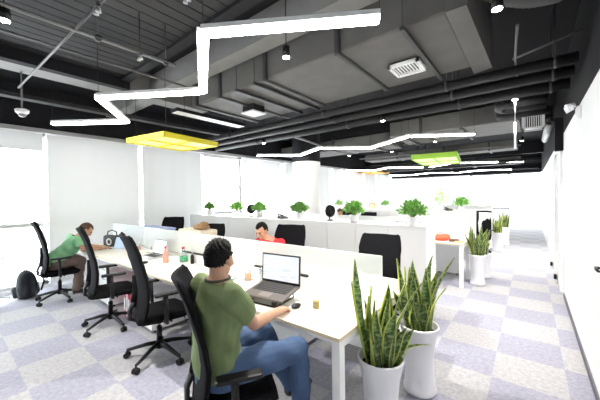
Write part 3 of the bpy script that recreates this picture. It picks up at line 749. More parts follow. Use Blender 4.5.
snake(-.775, 1.80, 3, 'nearest snake plant in a tall white pot at the desk corner',
      [(-.17, 0, .72, .066, 0), (-.19, .05, .56, .052, 0), (-.04, .03, .44, .055, 0), (.05, 0, .56, .062, 0), (.16, -.03, .58, .06, 0), (.27, 0, .56, .058, 0), (-.10, -.06, .50, .06, 0), (.02, -.06, .46, .06, 0), (.10, .08, .50, .055, 0), (-.05, .08, .52, .055, 0), (.30, -.05, .38, .028, .55)], 12, hl=.48)
snake(-.715, 2.44, 8, 'second snake plant in a tall white pot just behind the nearest one',
      [(-.19, .0, .62, .055, 0), (-.03, .02, .60, .06, 0), (.12, 0, .64, .06, 0), (.29, 0, .62, .055, 0), (-.11, .05, .54, .055, 0), (.05, -.05, .55, .06, 0), (.16, .05, .50, .05, 0), (-.06, -.06, .5, .05, 0)], 12, hl=.52)
S3 = snake(-.735, 5.92, 11, 'snake plant in a white pot at the end of the second row desk', [(-.24, 0, .5, .05, 0), (.22, 0, .5, .05, 0), (-.12, 0, .58, .05, 0), (.1, 0, .6, .05, 0)], 22, h=.53, r=.14, hl=.56)
snake(-.70, 6.50, 14, 'partly hidden snake plant behind the second row desk pot', [(.1, 0, .5, .05, 0)], 14, h=.45, r=.14, hl=.45)
snake(-.70, 9.62, 17, 'snake plant in a white pot at the third row aisle end', [(-.2, 0, .5, .05, 0), (.16, 0, .52, .05, 0)], 20, h=.52, r=.15, hl=.55)
snake(-.62, 11.0, 19, 'farthest snake plant in a white pot down the aisle', [(-.2, 0, .5, .05, 0), (.2, 0, .5, .05, 0)], 18, h=.55, r=.14, hl=.55)

# ------------------------------------------------------------------ small pot plants on the cabinets
def bushy(x, y, z, seed, label, rad, ht, n, m=LEAF, pr=.07, ph=.11, grp=None, ls=.045):
    t = thing('small_potted_plant', label, 'potted plant', (x, y, z), 0, grp); rnd = random.Random(seed)
    MB().lathe([(0, 0), (pr*.72, 0), (pr*.78, .01), (pr, ph-.008), (pr, ph), (pr*.9, ph), (pr*.88, ph-.02), (0, ph-.02)], n=24).build('pot', POT, t)
    b = MB(); bm = b.bm
    stems = []
    for k in range(n):
        a = rnd.uniform(0, 2*PI); e = rnd.uniform(.05, 1)**.6
        rr = rad*e*rnd.uniform(.5, 1); zz = ph+ht*(1.12-.62*e*e)*rnd.uniform(.3, 1.1)
        c = Vector((rr*math.cos(a), rr*math.sin(a), zz))
        if k % 6 == 0: stems.append(c)
        d = (c-Vector((0, 0, ph-.03))).normalized()+Vector([rnd.uniform(-.6, .6) for _ in range(3)]); d.normalize()
        s_ = d.cross(Vector([rnd.uniform(-1, 1) for _ in range(3)])).normalized(); L = ls*rnd.uniform(.7, 1.3); w = L*.34; nn = d.cross(s_)
        V = [c-d*L*.5, c-d*.1*L+s_*w+nn*.15*L, c+d*L*.5, c-d*.1*L-s_*w+nn*.15*L]
        V = [bm.verts.new(v) for v in V]; bm.faces.new((V[0], V[1], V[2])); bm.faces.new((V[0], V[2], V[3]))
    me = b.mesh('foliage', False); me.materials.append(m); link('foliage', me, t)
    b = MB(); [b.tube([(0, 0, ph-.03), tuple(c*.5+Vector((0, 0, ph*.5+.02))), tuple(c)], .0022, 5) for c in stems]; b.build('stems', LEAF, t)
    return t
gP = 'small green plants in white pots on the first cabinet row'
zt = 1.17
for i, (x, y, rad, ht, lab) in enumerate([
        (-6.33, 4.28, .13, .15, 'small green plant nearest the windows on the first cabinet row'),
        (-5.24, 4.25, .15, .16, 'second small green plant from the windows, beside a little black fan'),
        (-4.46, 4.22, .15, .16, 'small green plant right of the little black fan, third from the windows'),
        (-3.36, 4.20, .15, .16, 'small green plant over the chair behind the person in red'),
        (-2.19, 4.12, .17, .18, 'bushy green plant beside the rightmost little black fan'),
        (-1.28, 4.12, .19, .19, 'bushiest green plant in a white pot, nearest the aisle end of the cabinets')]):
    bushy(x, y, zt, 30+i, lab, rad*1.22, ht*1.1, 420, grp=gP, ls=.052, pr=.078, ph=.12)
gP = 'small plants on the second cabinet row'
bushy(-4.9, 8.2, zt, 41, 'tiny green plant beyond the rightmost little black fan', .15, .15, 150, grp=gP)
bushy(-3.33, 8.2, zt, 42, 'tiny green plant right of the brass round clock', .16, .14, 150, grp=gP)
bushy(-1.36, 8.22, zt, 43, 'round green plant in a white pot at the aisle end of the second cabinet row', .22, .22, 260, grp=gP, ls=.06)
bushy(-1.86, 8.2, zt, 44, 'loose pale plant with upright sprigs on the second cabinet row', .22, .36, 90, LEAFL, .08, .14, grp=gP, ls=.05)
# plant at the left picture edge by the window
t = thing('potted_strap_plant', 'yellow-green strap-leaved potted plant at the left edge by the window', 'potted plant', (-6.22, .37, 0))
MB().lathe(pot_prof(.5, .15), n=32).build('pot', POT, t); rnd = random.Random(5)
for k in range(16):
    a = 2*PI*k/16+rnd.uniform(-.2, .2); L = rnd.uniform(.30, .42); pts = []; b = MB()
    g = []
    for i in range(9):
        q = i/8; rr = .03+L*q; z = .46+.62*q-.55*q*q*rnd.uniform(.95, 1.05)+.1
        w = .022*(math.sin(PI*min(q+.12, 1))+.05); d = Vector((math.cos(a), math.sin(a), 0)); s_ = Vector((-d.y, d.x, 0))
        g.append([tuple(d*rr+s_*w*u+Vector((0, 0, z+.006*abs(u)))) for u in (-1, 0, 1)])
    b.sheet(g, .002).build('leaf', LEAFL, t)
MB().lathe([(0, .44), (.13, .44)], n=24).build('soil', SOIL, t)

# ------------------------------------------------------------------ things on the cabinets
def fan(x, y, rz, label):
    t = thing('small_fan', label, 'fan', (x, y, zt), rz, 'little black fans on the first cabinet row')
    MB().lathe([(0, 0), (.06, 0), (.06, .012), (.02, .022), (0, .022)], n=24).build('base', BLK, t)
    MB().tube([(0, .02, .02), (0, .035, .08), (0, .02, .12)], .010, 10).build('stem', BLK, t)
    c = Vector((0, 0, .165)); b = MB()
    for k in range(5): 
        rr = .105*math.sin((k+1)/5*PI/2)
        for sgn in (-1, 1): b.tube([c+Vector((rr*math.cos(a), sgn*(.035*math.cos((k+1)/5*PI/2)), rr*math.sin(a))) for a in [2*PI*i/28 for i in range(29)]], .003, 5)
    for k in range(28):
        a = 2*PI*k/28
        for sgn in (-1, 1): b.tube([c+Vector((q*.105*math.cos(a), sgn*.035*math.cos(q*PI/2), q*.105*math.sin(a))) for q in (.1, .4, .7, 1)], .0018, 4)
    b.build('grille', BLK, t)
    MB().lathe([(0, 0), (.06, .004), (.098, .022), (.106, .036), (.10, .036), (.092, .026), (.055, .009), (0, .006)], n=28).build('rear_shell', BLK, t, (0, .042, .165), (PI/2, 0, 0))
    b = MB(); b.cyl(c+Vector((0, -.012, 0)), c+Vector((0, .06, 0)), .028, .022, n=14)
    for k in range(4):
        a = PI/2*k; b.box(tuple(c+Vector((.055*math.cos(a), 0, .055*math.sin(a)))), (.07, .003, .055), (.5*math.sin(a), -a, 0.), .001)
    b.build('blades', BLK, t); return t
fan(-2.70, 4.22, math.radians(70), 'little black fan beside the bushy plant on the cabinets')
fan(-4.78, 4.28, math.radians(75), 'little black fan nearest the windows on the cabinets')
def phone(x, y, z, rz, label):
    t = thing('desk_phone', label, 'telephone', (x, y, z), rz)
    MB().prism([(-.09, 0), (.09, 0), (.09, .055), (-.09, .02)], -.08, .08, 'x').build('phone_body', BLK, t)
    MB().tube([(-.055, -.09, .06), (-.055, -.05, .07), (-.055, .05, .085), (-.055, .09, .075)], [.02, .013, .013, .02], 10).build('handset', BLK, t)
phone(-3.78, 4.2, zt, 1.2, 'black desk telephone on the cabinets left of a small plant')
phone(-1.62, 8.1, zt, .5, 'black desk telephone on the second cabinet row')
t = thing('round_clock', 'round brass-coloured alarm clock on the second cabinet row', 'clock', (-3.72, 8.2, zt))
MB().cyl((0, -.03, .10), (0, .03, .10), .09, n=28).build('case', CLOCK, t); MB().cyl((0, -.034, .10), (0, -.03, .10), .072, n=24).build('dial', mat('cream_dial', (.7, .65, .45), .5), t)
b = MB(); [b.cyl((s_*.05, 0, .02), (s_*.07, 0, 0), .008, n=8) for s_ in (-1, 1)]; b.build('feet', CLOCK, t)

# ------------------------------------------------------------------ things on the nearest desks
def laptop(loc, rz, tilt, w, d, sh, lean, shell, disp, label):
    t = thing('laptop', label, 'laptop', loc, rz); t.rotation_euler = (tilt, 0, rz)
    MB().bx(-w/2, w/2, -d/2, d/2, 0, .018, .005, 2).build('base', shell, t)
    b = MB()
    for r_ in range(5):
        for c in range(13):
            x = -w*.42+w*.84*(c+.5)/13; y = d*.40-(r_+.5)*d*.105
            b.box((x, y, .0195), (w*.84/13*.82, d*.105*.8, .003), None, .0008)
    b.build('keyboard', KEYM, t)
    MB().bx(-w*.14, w*.14, -d*.42, -d*.17, .018, .0192).build('touchpad', mat('touchpad_surface', tuple(c*1.6 for c in shell.node_tree.nodes['Principled BSDF'].inputs['Base Color'].default_value[:3]), .4), t)
    lid = MB().bx(-w/2, w/2, 0, .009, 0, sh, .003).build('lid', shell, t, (0, d/2-.004, .016), (-lean, 0, 0))
    MB().bx(-w/2+.004, w/2-.004, -.0012, .0, .004, sh-.004).build('bezel', BLK, lid)
    MB().bx(-w/2+.014, w/2-.014, -.0024, -.0013, .022, sh-.014).build('display', disp, lid)
    b = MB(); [b.cyl((s_*w*.35-.02, d/2-.004, .014), (s_*w*.35+.02, d/2-.004, .014), .008, n=10) for s_ in (-1, 1)]; b.build('hinge', BLK, t)
    return t
laptop((-1.67, 1.70, .815), math.radians(7), math.radians(9), .40, .27, .25, math.radians(12), LAPD, DISP, 'open dark laptop with pale lit display on a stand before the man in olive green')
t = thing('laptop_stand', 'low black stand under the dark laptop', 'laptop stand', (-1.67, 1.70, .751), math.radians(7))
b = MB()
for sx in (-1, 1):
    b.tube([(sx*.15, -.155, .005), (sx*.15, -.15, .038), (sx*.14, .10, .075), (sx*.14, .12, .008), (sx*.14, -.13, .006)], .006, 8)
b.tube([(-.145, .10, .074), (.145, .10, .074)], .006, 8); b.tube([(-.145, -.13, .006), (.145, -.13, .006)], .006, 8); b.build('wire_frame', BLK, t)
b = MB(); [b.bx(sx*.15-.02, sx*.15+.02, -.172, -.158, .03, .062, .003) for sx in (-1, 1)]; b.build('stop_lip', BLK, t)
laptop((-4.28, 1.90, .751), math.radians(2), 0, .36, .24, .225, math.radians(12), SILV, DISPW, 'open silver laptop with white display beside the coral bottle')
laptop((-1.95, 2.55, .751), math.radians(180), 0, .36, .24, .22, math.radians(15), SILV, DISPW, 'silver laptop seen from behind through the glass, opposite the dark laptop')

def glass_cup(x, y, label, h=.11, r=.035, liq=TEA, lv=.6):
    t = thing('drinking_glass', label, 'glass', (x, y, .7505))
    MB().lathe([(0, 0), (r*.85, 0), (r, h), (r*.93, h), (r*.8, .006), (0, .006)], n=24).build('glass_wall', CLEAR, t)
    if liq: MB().lathe([(0, .007), (r*.79, .007), (r*.86, h*lv), (0, h*lv)], n=24).build('tea' if liq is TEA else 'liquid', liq, t)
glass_cup(-2.24, 1.95, 'glass of amber tea next to the dark laptop', .12, .04)
glass_cup(-2.12, 2.03, 'empty clear glass between the tea and the laptop', .14, .032, None)
def bottle(x, y, prof, m, capm, zc, label, name='bottle', rc=.014):
    t = thing(name, label, 'bottle', (x, y, .7505)); MB().lathe(prof, n=24).build('bottle_body', m, t)
    MB().cyl((0, 0, zc), (0, 0, zc+.03), rc, n=16).build('cap', capm, t); return t
bottle(-3.76, 1.86, [(0, 0), (.033, 0), (.036, .01), (.034, .12), (.02, .16), (.013, .17), (.013, .185), (0, .185)], PINK, RED, .185, 'coral pink bottle with red cap in the middle of the desks')
t = bottle(-3.60, 2.02, [(0, 0), (.05, 0), (.052, .01), (.052, .12), (.02, .15), (.016, .17), (0, .17)], CLEAR, mat('dark_red_cap', (.35, .04, .05), .5), .17, 'clear bottle with green liquid beside the coral one', rc=.02)
MB().lathe([(0, .004), (.046, .006), (.046, .075), (0, .075)], n=24).build('liquid', GRNLIQ, t)
bottle(-3.40, 2.03, [(0, 0), (.022, 0), (.023, .01), (.022, .10), (.012, .12), (0, .12)], BLK, GREYM, .12, 'small black bottle right of the green liquid bottle', rc=.011)
tag(MB().ball((-3.93, 1.66, .766), (.032, .055, .017)).build('computer_mouse', BLK), 'black computer mouse in front of the silver laptop', 'mouse')
tag(MB().ball((-1.40, 1.69, .765), (.028, .05, .016)).build('computer_mouse', BLK), 'black computer mouse under the right hand of the man in olive green', 'mouse')
t = thing('zip_pouch', 'small tan patterned pouch standing on the near desk end', 'pouch', (-1.27, 1.77, .7505), .4)
b = MB(); b.box((0, 0, .03), (.052, .034, .06), None, .012, 3); b.build('pouch_body', TANP, t); MB().cyl((-.022, 0, .061), (.022, 0, .061), .003, n=8).build('zip', CLOCK, t)
t = thing('eyeglasses', 'black-framed eyeglasses lying on the desk left of the tea glass', 'eyeglasses', (-2.42, 1.86, .7515), .6)
b = MB()
for sx in (-1, 1):
    b.tube([(sx*.034+.026*math.cos(a), 0, .022+.02*math.sin(a)) for a in [2*PI*k/20 for k in range(21)]], .003, 6)
    b.tube([(sx*.062, 0, .03), (sx*.066, .07, .02), (sx*.062, .13, .003)], .0028, 6)
b.tube([(-.01, 0, .028), (0, 0, .031), (.01, 0, .028)], .0028, 6); b.build('frame', BLK, t)
b = MB(); [b.cyl((sx*.034, -.0005, .022), (sx*.034, .0005, .022), .024, n=20) for sx in (-1, 1)]; b.build('lens', CLEAR, t)
o = MB().tube([(-2.52, 1.75, .754), (-2.46, 1.80, .754), (-2.38, 1.76, .754), (-2.33, 1.82, .754), (-2.40, 1.90, .754), (-2.28, 1.96, .754), (-2.2, 2.02, .754)], .003, 6).build('cable', BLK); tag(o, 'thin black cable curling on the desk near the eyeglasses', 'cable')
# window end clutter
t = thing('tablet', 'bluish tablet propped upright before the man in the mint tee', 'tablet', (-5.45, 1.90, .7505), .5)
MB().bx(-.10, .10, -.004, .004, 0, .20, .003).build('shell', SILV, t, None, (-.35, 0, 0)); MB().bx(-.09, .09, -.0055, -.0045, .01, .19).build('display', mat('tablet_display', (.2, .25, .35), .2, emit=(.45, .58, .85), estr=.5), t, None, (-.35, 0, 0))
MB().tube([(0, .065, .10), (0, .12, .004)], .006, 6).build('prop', BLK, t)
t = thing('leather_bag', 'black bag with a round white ring standing on the desk by the window', 'bag', (-5.85, 1.94, .7505), .35)
b = MB(); b.box((0, 0, .10), (.34, .12, .20), None, .04, 3); b.build('bag_body', BAGM, t)
MB().tube([(-.12, 0, .18), (-.10, 0, .26), (0, 0, .29), (.10, 0, .26), (.12, 0, .18)], .01, 8).build('handle', BLK, t)
MB().tube([(.0+.05*math.cos(a), -.066, .09+.05*math.sin(a)) for a in [2*PI*k/24 for k in range(25)]], .012, 8).build('ring', WHITE, t, label='round white ring')
for x, y, w_, d_, h_, m, lab in [(-5.30, 2.02, .09, .07, .12, mat('ochre_card', (.75, .48, .10), .6), 'small ochre carton beside the propped tablet'),
        (-5.18, 1.98, .07, .06, .09, mat('pale_card', (.80, .72, .58), .6), 'small pale carton next to the ochre one'), (-5.06, 2.04, .10, .05, .06, mat('dusty_rose_card', (.62, .38, .34), .6), 'small rose carton at the end of the window clutter')]:
    o = MB().box((x, y, .7505+h_/2), (w_, d_, h_), (0, 0, .3), .003).build('carton', m); tag(o, lab, 'box', 'small cartons by the tablet')
t = thing('storage_box', 'long periwinkle box behind the glass screen at the window end', 'box', (-5.62, 2.62, .7505))
MB().bx(-.48, .48, -.12, .12, 0, .27, .005).build('box_body', BLUEB, t); MB().bx(-.49, .49, -.13, .13, .272, .30, .005).build('lid', BLUEB, t)
t = thing('cream_box', 'cream box behind the glass screen, left of the empty chair top', 'box', (-4.22, 2.62, .7505))
MB().bx(-.32, .32, -.15, .15, 0, .33, .02, 2).build('box_body', CREAM, t); MB().bx(-.325, .325, -.155, .155, .25, .34, .02, 2).build('lid', CREAM, t)
t = thing('paper_bag', 'crumpled kraft paper bag lying on the cream box', 'paper bag', (-4.08, 2.60, 1.092), .2)
b = MB(); rnd = random.Random(2); b.ball((0, 0, .04), (.15, .10, .045), None, 18); b.ball((.07, .0, .07), (.07, .07, .05), (0, .4, 0), 12)
for v_ in b.bm.verts: v_.co += Vector([rnd.uniform(-.011, .011) for _ in range(3)]); v_.co.z = max(v_.co.z, 0.001)
b.build('bag_body', KRAFT, t)
# second row end clutter
t = thing('red_bag', 'bright red bag lying at the end of the second row desk', 'bag', (-1.30, 5.78, .7505), .2)
b = MB(); b.ball((0, 0, .05), (.17, .11, .06), None, 18); b.ball((.08, .02, .07), (.08, .07, .05)); b.build('bag_body', ORANGE, t); MB().tube([(-.06, 0, .1), (-.03, 0, .14), (.03, 0, .14), (.06, 0, .1)], .006, 6).build('strap', RED, t)
o = MB().box((-1.06, 5.70, .776), (.16, .10, .05), (0, 0, .2), .012, 2).build('pencil_case', mat('dark_brown_leather', (.13, .06, .04), .6)); tag(o, 'brown case next to the red bag on the second row desk', 'case')
o = MB().box((-.97, 5.66, .763), (.10, .17, .024), (0, 0, -.3), .004).build('notebook', mat('ochre_cover', (.66, .50, .20), .6)); tag(o, 'ochre notebook at the corner of the second row desk', 'notebook')
t = thing('desk_lamp', 'small black folding desk lamp left of the red bag', 'desk lamp', (-1.66, 5.95, .7505))
MB().lathe([(0, 0), (.06, 0), (.06, .015), (0, .02)], n=20).build('base', BLK, t); MB().tube([(0, 0, .01), (.02, 0, .22)], .008, 8).build('arm', BLK, t); MB().beam((.02, 0, .22), (.16, 0, .19), .04, .015, .004).build('head', BLK, t)

# ------------------------------------------------------------------ backpack
t = thing('backpack', 'black backpack slumped on the floor by the window', 'backpack', (-6.45, .92, 0), math.radians(-35)); t.rotation_euler = (math.radians(8), 0, math.radians(-35))
b = MB(); b.ball((0, 0, .22), (.17, .12, .24), None, 24); b.box((0, 0, .13), (.32, .2, .25), None, .06, 3)
for v_ in b.bm.verts: v_.co.z = max(v_.co.z, .0)
rm = None
def remesh(b, voxel, sm=4, fac=.5):
    me = b.mesh('tmp'); o = bpy.data.objects.new('tmp', me); COL.objects.link(o)
    m = o.modifiers.new('r', 'REMESH'); m.mode = 'VOXEL'; m.voxel_size = voxel; m.use_smooth_shade = True
    if sm: s = o.modifiers.new('s', 'SMOOTH'); s.factor = fac; s.iterations = sm
    dg = bpy.context.evaluated_depsgraph_get(); out = bpy.data.meshes.new_from_object(o.evaluated_get(dg))
    bpy.data.objects.remove(o); bpy.data.meshes.remove(me); out.materials.clear(); return out
me = remesh(b, .012); me.materials.append(BAGM); link('main_compartment', me, t)
b = MB(); b.box((0, -.135, .13), (.22, .07, .18), None, .03, 3); b.build('front_pocket', BAGM, t)
for s_ in (-1, 1): MB().tube([(s_*.07, .10, .40), (s_*.09, .17, .34), (s_*.10, .18, .2), (s_*.10, .12, .06)], [(.022, .006)]*4, 8).build('shoulder_strap', BLKF, t)
MB().tube([(-.03, .02, .45), (-.02, .02, .49), (.02, .02, .49), (.03, .02, .45)], .007, 8).build('carry_loop', BLKF, t)
o = MB().tube([(-6.86, .55, .006), (-6.7, .72, .006), (-6.6, .70, .006)], .004, 6).build('floor_cable', BLK); tag(o, 'thin black cable on the floor left of the backpack', 'cable')

# ------------------------------------------------------------------ people
def rb(b, pts, rad, xd=None, n=14):
    """tube with elliptical sections whose first radius lies along xd"""
    pts = [Vector(p) for p in pts]; bm = b.bm; rings = []; x = Vector(xd) if xd is not None else None
    for i, p in enumerate(pts):
        t = (pts[min(i+1, len(pts)-1)]-pts[max(i-1, 0)]).normalized()
        if x is None: x = t.orthogonal()
        xx = (x-t*x.dot(t)).normalized(); y = t.cross(xx); r = rad[i]; rx, ry = r if isinstance(r, tuple) else (r, r)
        rings.append([bm.verts.new(p+xx*math.cos(2*PI*k/n)*rx+y*math.sin(2*PI*k/n)*ry) for k in range(n)])
    for a, c in zip(rings, rings[1:]):
        for k in range(n): bm.faces.new((a[k], a[(k+1) % n], c[(k+1) % n], c[k]))
    bm.faces.new(rings[0][::-1]); bm.faces.new(rings[-1])
def capsule(b, p, q, r1, r2):
    p, q = Vector(p), Vector(q); rb(b, [p, q], [r1, r2], None, 10); b.ball(p, r1*1.0, None, 10); b.ball(q, r2*1.0, None, 10)
def hand(b, W, d, n, s, curl=.35, sc=1.):
    """W wrist, d pointing direction, n palm facing direction, s thumb side"""
    W, d, n, s = Vector(W), Vector(d).normalized(), Vector(n).normalized(), Vector(s).normalized()
    for k, (off, L) in enumerate([(.030, .95), (.010, 1.05), (-.010, .98), (-.029, .78)]):
        kn = W+(d*(.088-.006*abs(k-1))+s*off)*sc; capsule(b, W+s*off*.55*sc, kn, .015*sc, .0115*sc)
        p = kn; a = curl*.6
        for j, seg in enumerate([.042, .027, .021]):
            dd = d*math.cos(a)+n*math.sin(a); q = p+dd*seg*L*sc; capsule(b, p, q, (.0098-.0009*j)*sc, (.0092-.001*j)*sc); p = q; a += curl*.8
    p = W+(d*.02+s*.026)*sc; a = W+(d*.052+s*.055+n*.012)*sc; c = W+(d*.080+s*.064+n*.022)*sc; e = W+(d*.103+s*.062+n*.030)*sc
    capsule(b, p, a, .015*sc, .012*sc); capsule(b, a, c, .0115*sc, .0105*sc); capsule(b, c, e, .0105*sc, .0085*sc)
def fold(me, fn):
    """soft cloth folds"""
    n = len(me.vertices); co_ = [0.]*(3*n); no_ = [0.]*(3*n); me.vertices.foreach_get('co', co_); me.vertices.foreach_get('normal', no_)
    for i in range(n):
        d = fn(Vector(co_[3*i:3*i+3]))
        for j in range(3): co_[3*i+j] += no_[3*i+j]*d
    me.vertices.foreach_set('co', co_); me.update()
def frame_M(C, fwd, up):
    f = Vector(fwd).normalized(); u = Vector(up); u = (u-f*u.dot(f)).normalized(); r = f.cross(u)
    M = Matrix((r, f, u)).transposed().to_4x4(); M.translation = C; return M
def person(label, hairm, shirtm, trm, P, vox=.006, sleeve=.62, sit=True):
    t = thing('person', label, 'person', (P['hip'][0], P['hip'][1], 0)); o0 = Vector((P['hip'][0], P['hip'][1], 0))
    V = lambda k: Vector(P[k])-o0
    hip, chest, neck, head = V('hip'), V('chest'), V('neck'), V('head')
    side = (V('shR')-V('shL')).normalized(); f = Vector(P['face']).normalized()
    mid = (hip+chest)/2-Vector(P.get('bow', (0, .02, 0)))
    M = frame_M(head, f, P.get('up', (0, 0, 1)))
    b = MB()
    rb(b, [hip-Vector((0, 0, .06)), hip, mid, chest, chest+(neck-chest)*.75, neck], [(.14, .10), (.155, .115), (.135, .10), (.165, .105), (.14, .075), (.06, .058)], side)
    capsule(b, neck-(neck-chest)*.2, head-f*.02+Vector((0, 0, -.04)), .054, .050)
    h = MB(); h.ball((0, -.010, .022), (.070, .088, .088), None, 24); h.ball((0, .025, -.045), (.058, .066, .068), None, 20); h.ball((0, .055, -.085), (.030, .026, .022))
    h.tube([(0, .085, .018), (0, .102, -.012), (0, .106, -.026)], [(.008), (.012), (.014)], 8); h.ball((0, .094, -.028), (.018, .014, .010))
    h.ball((0, .082, .032), (.045, .014, .010)); h.ball((0, .084, -.055), (.024, .012, .007)); h.ball((0, .081, -.066), (.020, .012, .007))
    for s_ in (-1, 1): h.ball((s_*.076, -.008, -.008), (.010, .020, .032), (0, 0, s_*-.3)); h.ball((s_*.040, .062, -.02), (.024, .022, .020))
    hm = bpy.data.meshes.new('h'); h.bm.to_mesh(hm); h.bm.free(); hb = bmesh.new(); hb.from_mesh(hm); b._merge(hb, M)
    for k in 'RL':
        sh, el, wr = V('sh'+k), V('el'+k), V('wr'+k)
        b.ball(sh, .058); rb(b, [sh, (sh+el)/2, el], [.052, .046, .038]); b.ball(el, .038); rb(b, [el, el*.65+wr*.35, wr], [.038, .041, (.029, .023)], Vector(P['hs'+k])); b.ball(wr, .026)
        hand(b, wr, P['hd'+k], P['hn'+k], P['hs'+k], P.get('curl', .35))
        kn, an = V('kn'+k), V('an'+k); hp = hip+side*(.085 if k == 'R' else -.085)
        rb(b, [hp, (hp+kn)/2, kn], [.088, .076, .056]); b.ball(kn, .056); rb(b, [kn, kn*.65+an*.35, an], [.054, .056, .036]); b.ball(an, .038)
        td = Vector(P['toe']).normalized(); rb(b, [an-td*.03-Vector((0, 0, .05)), an+td*.08-Vector((0, 0, .05)), an+td*.17-Vector((0, 0, .06))], [(.035, .03), (.042, .028), (.034, .016)], td.cross(Vector((0, 0, 1))))
    me = remesh(b, vox, 3); me.materials.append(SKIN); link('body', me, t)
    # shirt
    b = MB(); hb_ = hip-Vector((0, 0, .03))
    rb(b, [hb_, hip+Vector((0, 0, .04)), mid, chest, chest+(neck-chest)*.72, chest+(neck-chest)*.93], [(.172, .132), (.178, .138), (.165, .125), (.188, .128), (.155, .092), (.078, .074)], side, 20)
    for k in 'RL':
        sh, el = V('sh'+k), V('el'+k); b.ball(sh, .070); rb(b, [sh, sh.lerp(el, sleeve*.6), sh.lerp(el, sleeve)], [.070, .068, .070])
        rb(b, [chest+(neck-chest)*.62, sh], [(.07, .06), (.066, .066)])
    me = remesh(b, vox, 5); me.materials.append(shirtm)
    rnd = random.Random(4)
    fold(me, lambda c: .004*math.sin(c.z*38+c.x*21+3*math.sin(c.y*13))+.003*math.sin(c.z*17-c.y*41))
    so = link('shirt', me, t)
    b = MB(); nk = chest+(neck-chest)*.95; ax = (neck-chest).normalized(); xx = side; yy = ax.cross(xx)
    b.tube([nk+(xx*math.cos(a)*.070+yy*math.sin(a)*.068) for a in [2*PI*i/24 for i in range(25)]], .008, 8); b.build('collar', COLLAR if shirtm in (TEEG, TEEM) else shirtm, so)
    # trousers
    b = MB(); rb(b, [hip-Vector((0, 0, .09)), hip+Vector((0, 0, .03))], [(.16, .12), (.165, .125)], side)
    for k in 'RL':
        kn, an = V('kn'+k), V('an'+k); hp = hip+side*(.085 if k == 'R' else -.085)
        rb(b, [hp, (hp+kn)/2, kn], [.104, .092, .074]); b.ball(kn, .073); rb(b, [kn, kn*.6+an*.4, an+Vector((0, 0, -.01))], [.072, .068, .058]); b.ball(hp, .103)
    me = remesh(b, vox, 4); me.materials.append(trm)
    fold(me, lambda c: .004*math.sin(c.z*45+c.y*37)+.003*math.sin(c.y*60-c.x*30))
    link('trousers', me, t)
    for k in 'RL':
        an = V('an'+k); td = Vector(P['toe']).normalized(); b = MB()
        rb(b, [an-td*.05-Vector((0, 0, .035)), an+td*.02-Vector((0, 0, .03)), an+td*.10-Vector((0, 0, .048)), an+td*.19-Vector((0, 0, .055))], [(.035, .04), (.043, .046), (.048, .034), (.034, .022)], td.cross(Vector((0, 0, 1))))
        me = remesh(b, .008, 3); me.materials.append(SHOE); link('shoe', me, t)
    # hair
    b = bmesh.new(); bmesh.ops.create_icosphere(b, subdivisions=5, radius=1); rnd = random.Random(7)
    for v_ in b.verts:
        u = v_.co.copy(); p = Vector((u.x*.077, u.y*.097-.014, u.z*.100+.022))
        face = (u.y > .28 and u.z < .42+.25*abs(u.x)) or (u.z < -.50-.32*max(0, -u.y)) or (abs(u.x) > .70 and u.z < -.22 and u.y > -.30)
        if face: p = Vector((u.x*.055, u.y*.065-.014, u.z*.07+.02))
        else: p += u*(.003*math.sin(u.x*31+u.y*17)+.004*math.sin(u.z*27+u.x*23))+u*rnd.uniform(-.002, .003)
        v_.co = p
    for f_ in b.faces: f_.smooth = True
    bmesh.ops.transform(b, matrix=M, verts=b.verts); me = bpy.data.meshes.new('hair'); b.to_mesh(me); b.free(); me.materials.append(hairm); link('hair', me, t)
    for s_ in (-1, 1):
        MB().ball(M @ Vector((s_*.031, .077, .012)), (.010, .010, .010), None, 12).build('eye', mat('dark_eye', (.02, .015, .01), .2), t)
    return t

person('man in olive green tee and jeans at the near laptop, face turned away', HAIR, TEEG, DENIM, dict(
    hip=(-1.47, 1.03, .60), chest=(-1.45, 1.03, .90), neck=(-1.44, 1.02, 1.135), head=(-1.435, 1.03, 1.235), face=(-.42, .9, -.22), bow=(0, .02, 0),
    shR=(-1.275, 1.0, 1.055), shL=(-1.62, 1.03, 1.055), elR=(-1.31, 1.18, .83), wrR=(-1.38, 1.47, .80), elL=(-1.74, 1.28, .86), wrL=(-1.84, 1.52, .80),
    hdR=(-.25, 1, -.1), hnR=(0, -.1, -1), hsR=(-1, -.25, 0), hdL=(-.25, 1, -.1), hnL=(0, -.1, -1), hsL=(1, .25, 0),
    knR=(-1.16, 1.40, .63), anR=(-1.17, 1.47, .20), knL=(-1.50, 1.42, .66), anL=(-1.38, 1.60, .22), toe=(.15, 1, 0), curl=.42), .006)
person('man in mint green tee and brown trousers bent over his desk by the window', HAIRB, TEEM, BROWNT, dict(
    hip=(-5.90, 1.15, .60), chest=(-5.84, 1.34, .83), neck=(-5.80, 1.42, 1.00), head=(-5.74, 1.52, 1.085), face=(.12, .8, -.75), up=(0, .6, .8), bow=(0, -.04, -.05),
    shR=(-5.64, 1.38, .95), shL=(-6.00, 1.38, .96), elR=(-5.56, 1.44, .80), wrR=(-5.56, 1.68, .785), elL=(-6.05, 1.52, .80), wrL=(-5.88, 1.72, .785),
    hdR=(-.1, 1, -.05), hnR=(0, 0, -1), hsR=(-1, -.1, 0), hdL=(.5, 1, -.05), hnL=(0, 0, -1), hsL=(1, -.5, 0),
    knR=(-5.78, 1.46, .60), anR=(-5.76, 1.38, .14), knL=(-6.02, 1.46, .60), anL=(-6.04, 1.50, .14), toe=(0, 1, 0)), .009)
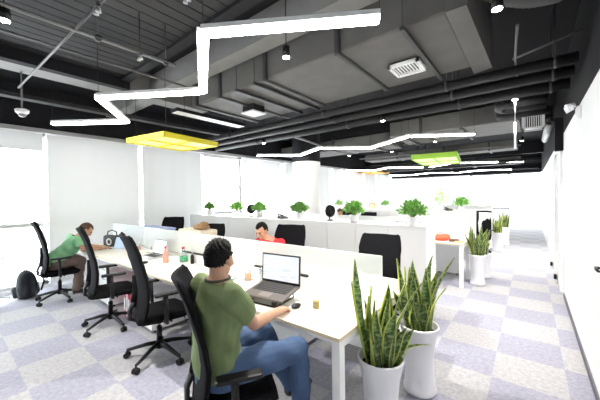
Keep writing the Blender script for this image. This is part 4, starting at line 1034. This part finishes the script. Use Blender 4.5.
person('person in red tee looking down behind the glass screens', HAIR, TEER, DENIM, dict(
    hip=(-2.84, 3.06, .58), chest=(-2.88, 2.98, .84), neck=(-2.92, 2.92, 1.01), head=(-2.98, 2.86, 1.115), face=(.05, -.9, -.45), up=(0, -.4, .9), bow=(0, -.03, 0),
    shR=(-3.09, 2.94, .95), shL=(-2.70, 2.94, .95), elR=(-3.24, 2.76, .80), wrR=(-3.10, 2.54, .785), elL=(-2.62, 2.76, .80), wrL=(-2.76, 2.54, .785),
    hdR=(.4, -1, 0), hnR=(0, 0, -1), hsR=(1, .4, 0), hdL=(-.4, -1, 0), hnL=(0, 0, -1), hsL=(-1, .4, 0),
    knR=(-2.94, 2.62, .58), anR=(-2.94, 2.62, .14), knL=(-2.72, 2.62, .58), anL=(-2.72, 2.62, .14), toe=(0, -1, 0)), .009)
person('distant person in white with dark hair seated in the second row', HAIRB, TEEW, DENIM, dict(
    hip=(-4.16, 7.26, .56), chest=(-4.16, 7.16, .82), neck=(-4.16, 7.08, 1.0), head=(-4.16, 7.0, 1.12), face=(.05, -.9, -.5), up=(0, -.4, .9), bow=(0, -.03, 0),
    shR=(-4.34, 7.1, .93), shL=(-3.98, 7.1, .93), elR=(-4.42, 6.92, .80), wrR=(-4.30, 6.72, .785), elL=(-3.90, 6.92, .80), wrL=(-4.02, 6.72, .785),
    hdR=(.4, -1, 0), hnR=(0, 0, -1), hsR=(1, .4, 0), hdL=(-.4, -1, 0), hnL=(0, 0, -1), hsL=(-1, .4, 0),
    knR=(-4.26, 6.86, .56), anR=(-4.26, 6.86, .14), knL=(-4.06, 6.86, .56), anL=(-4.06, 6.86, .14), toe=(0, -1, 0)), .012)
o = dup(D2, (-4.39, Y2+1.40, 0), PI, 'second row desk seat in front of the person in white', 'second row desks')
dup(CH, (-4.16, 7.22, 0), PI, 'black office chair the person in white sits on', 'chairs at the second bench').scale = (1, 1, .90)

# ------------------------------------------------------------------ light
w = bpy.data.worlds.new('world'); scene.world = w; w.use_nodes = True
bg = w.node_tree.nodes['Background']; bg.inputs['Color'].default_value = (.93, .97, 1, 1); bg.inputs['Strength'].default_value = 6.0
scene.view_settings.view_transform = 'Standard'; scene.view_settings.look = 'None'
scene.view_settings.gamma = 1; scene.view_settings.use_curve_mapping = False
scene.view_settings.exposure = .9
cyc = scene.cycles; cyc.max_bounces = 10; cyc.diffuse_bounces = 6; cyc.transparent_max_bounces = 16; cyc.sample_clamp_indirect = 10
cyc.caustics_reflective = False; cyc.caustics_refractive = False
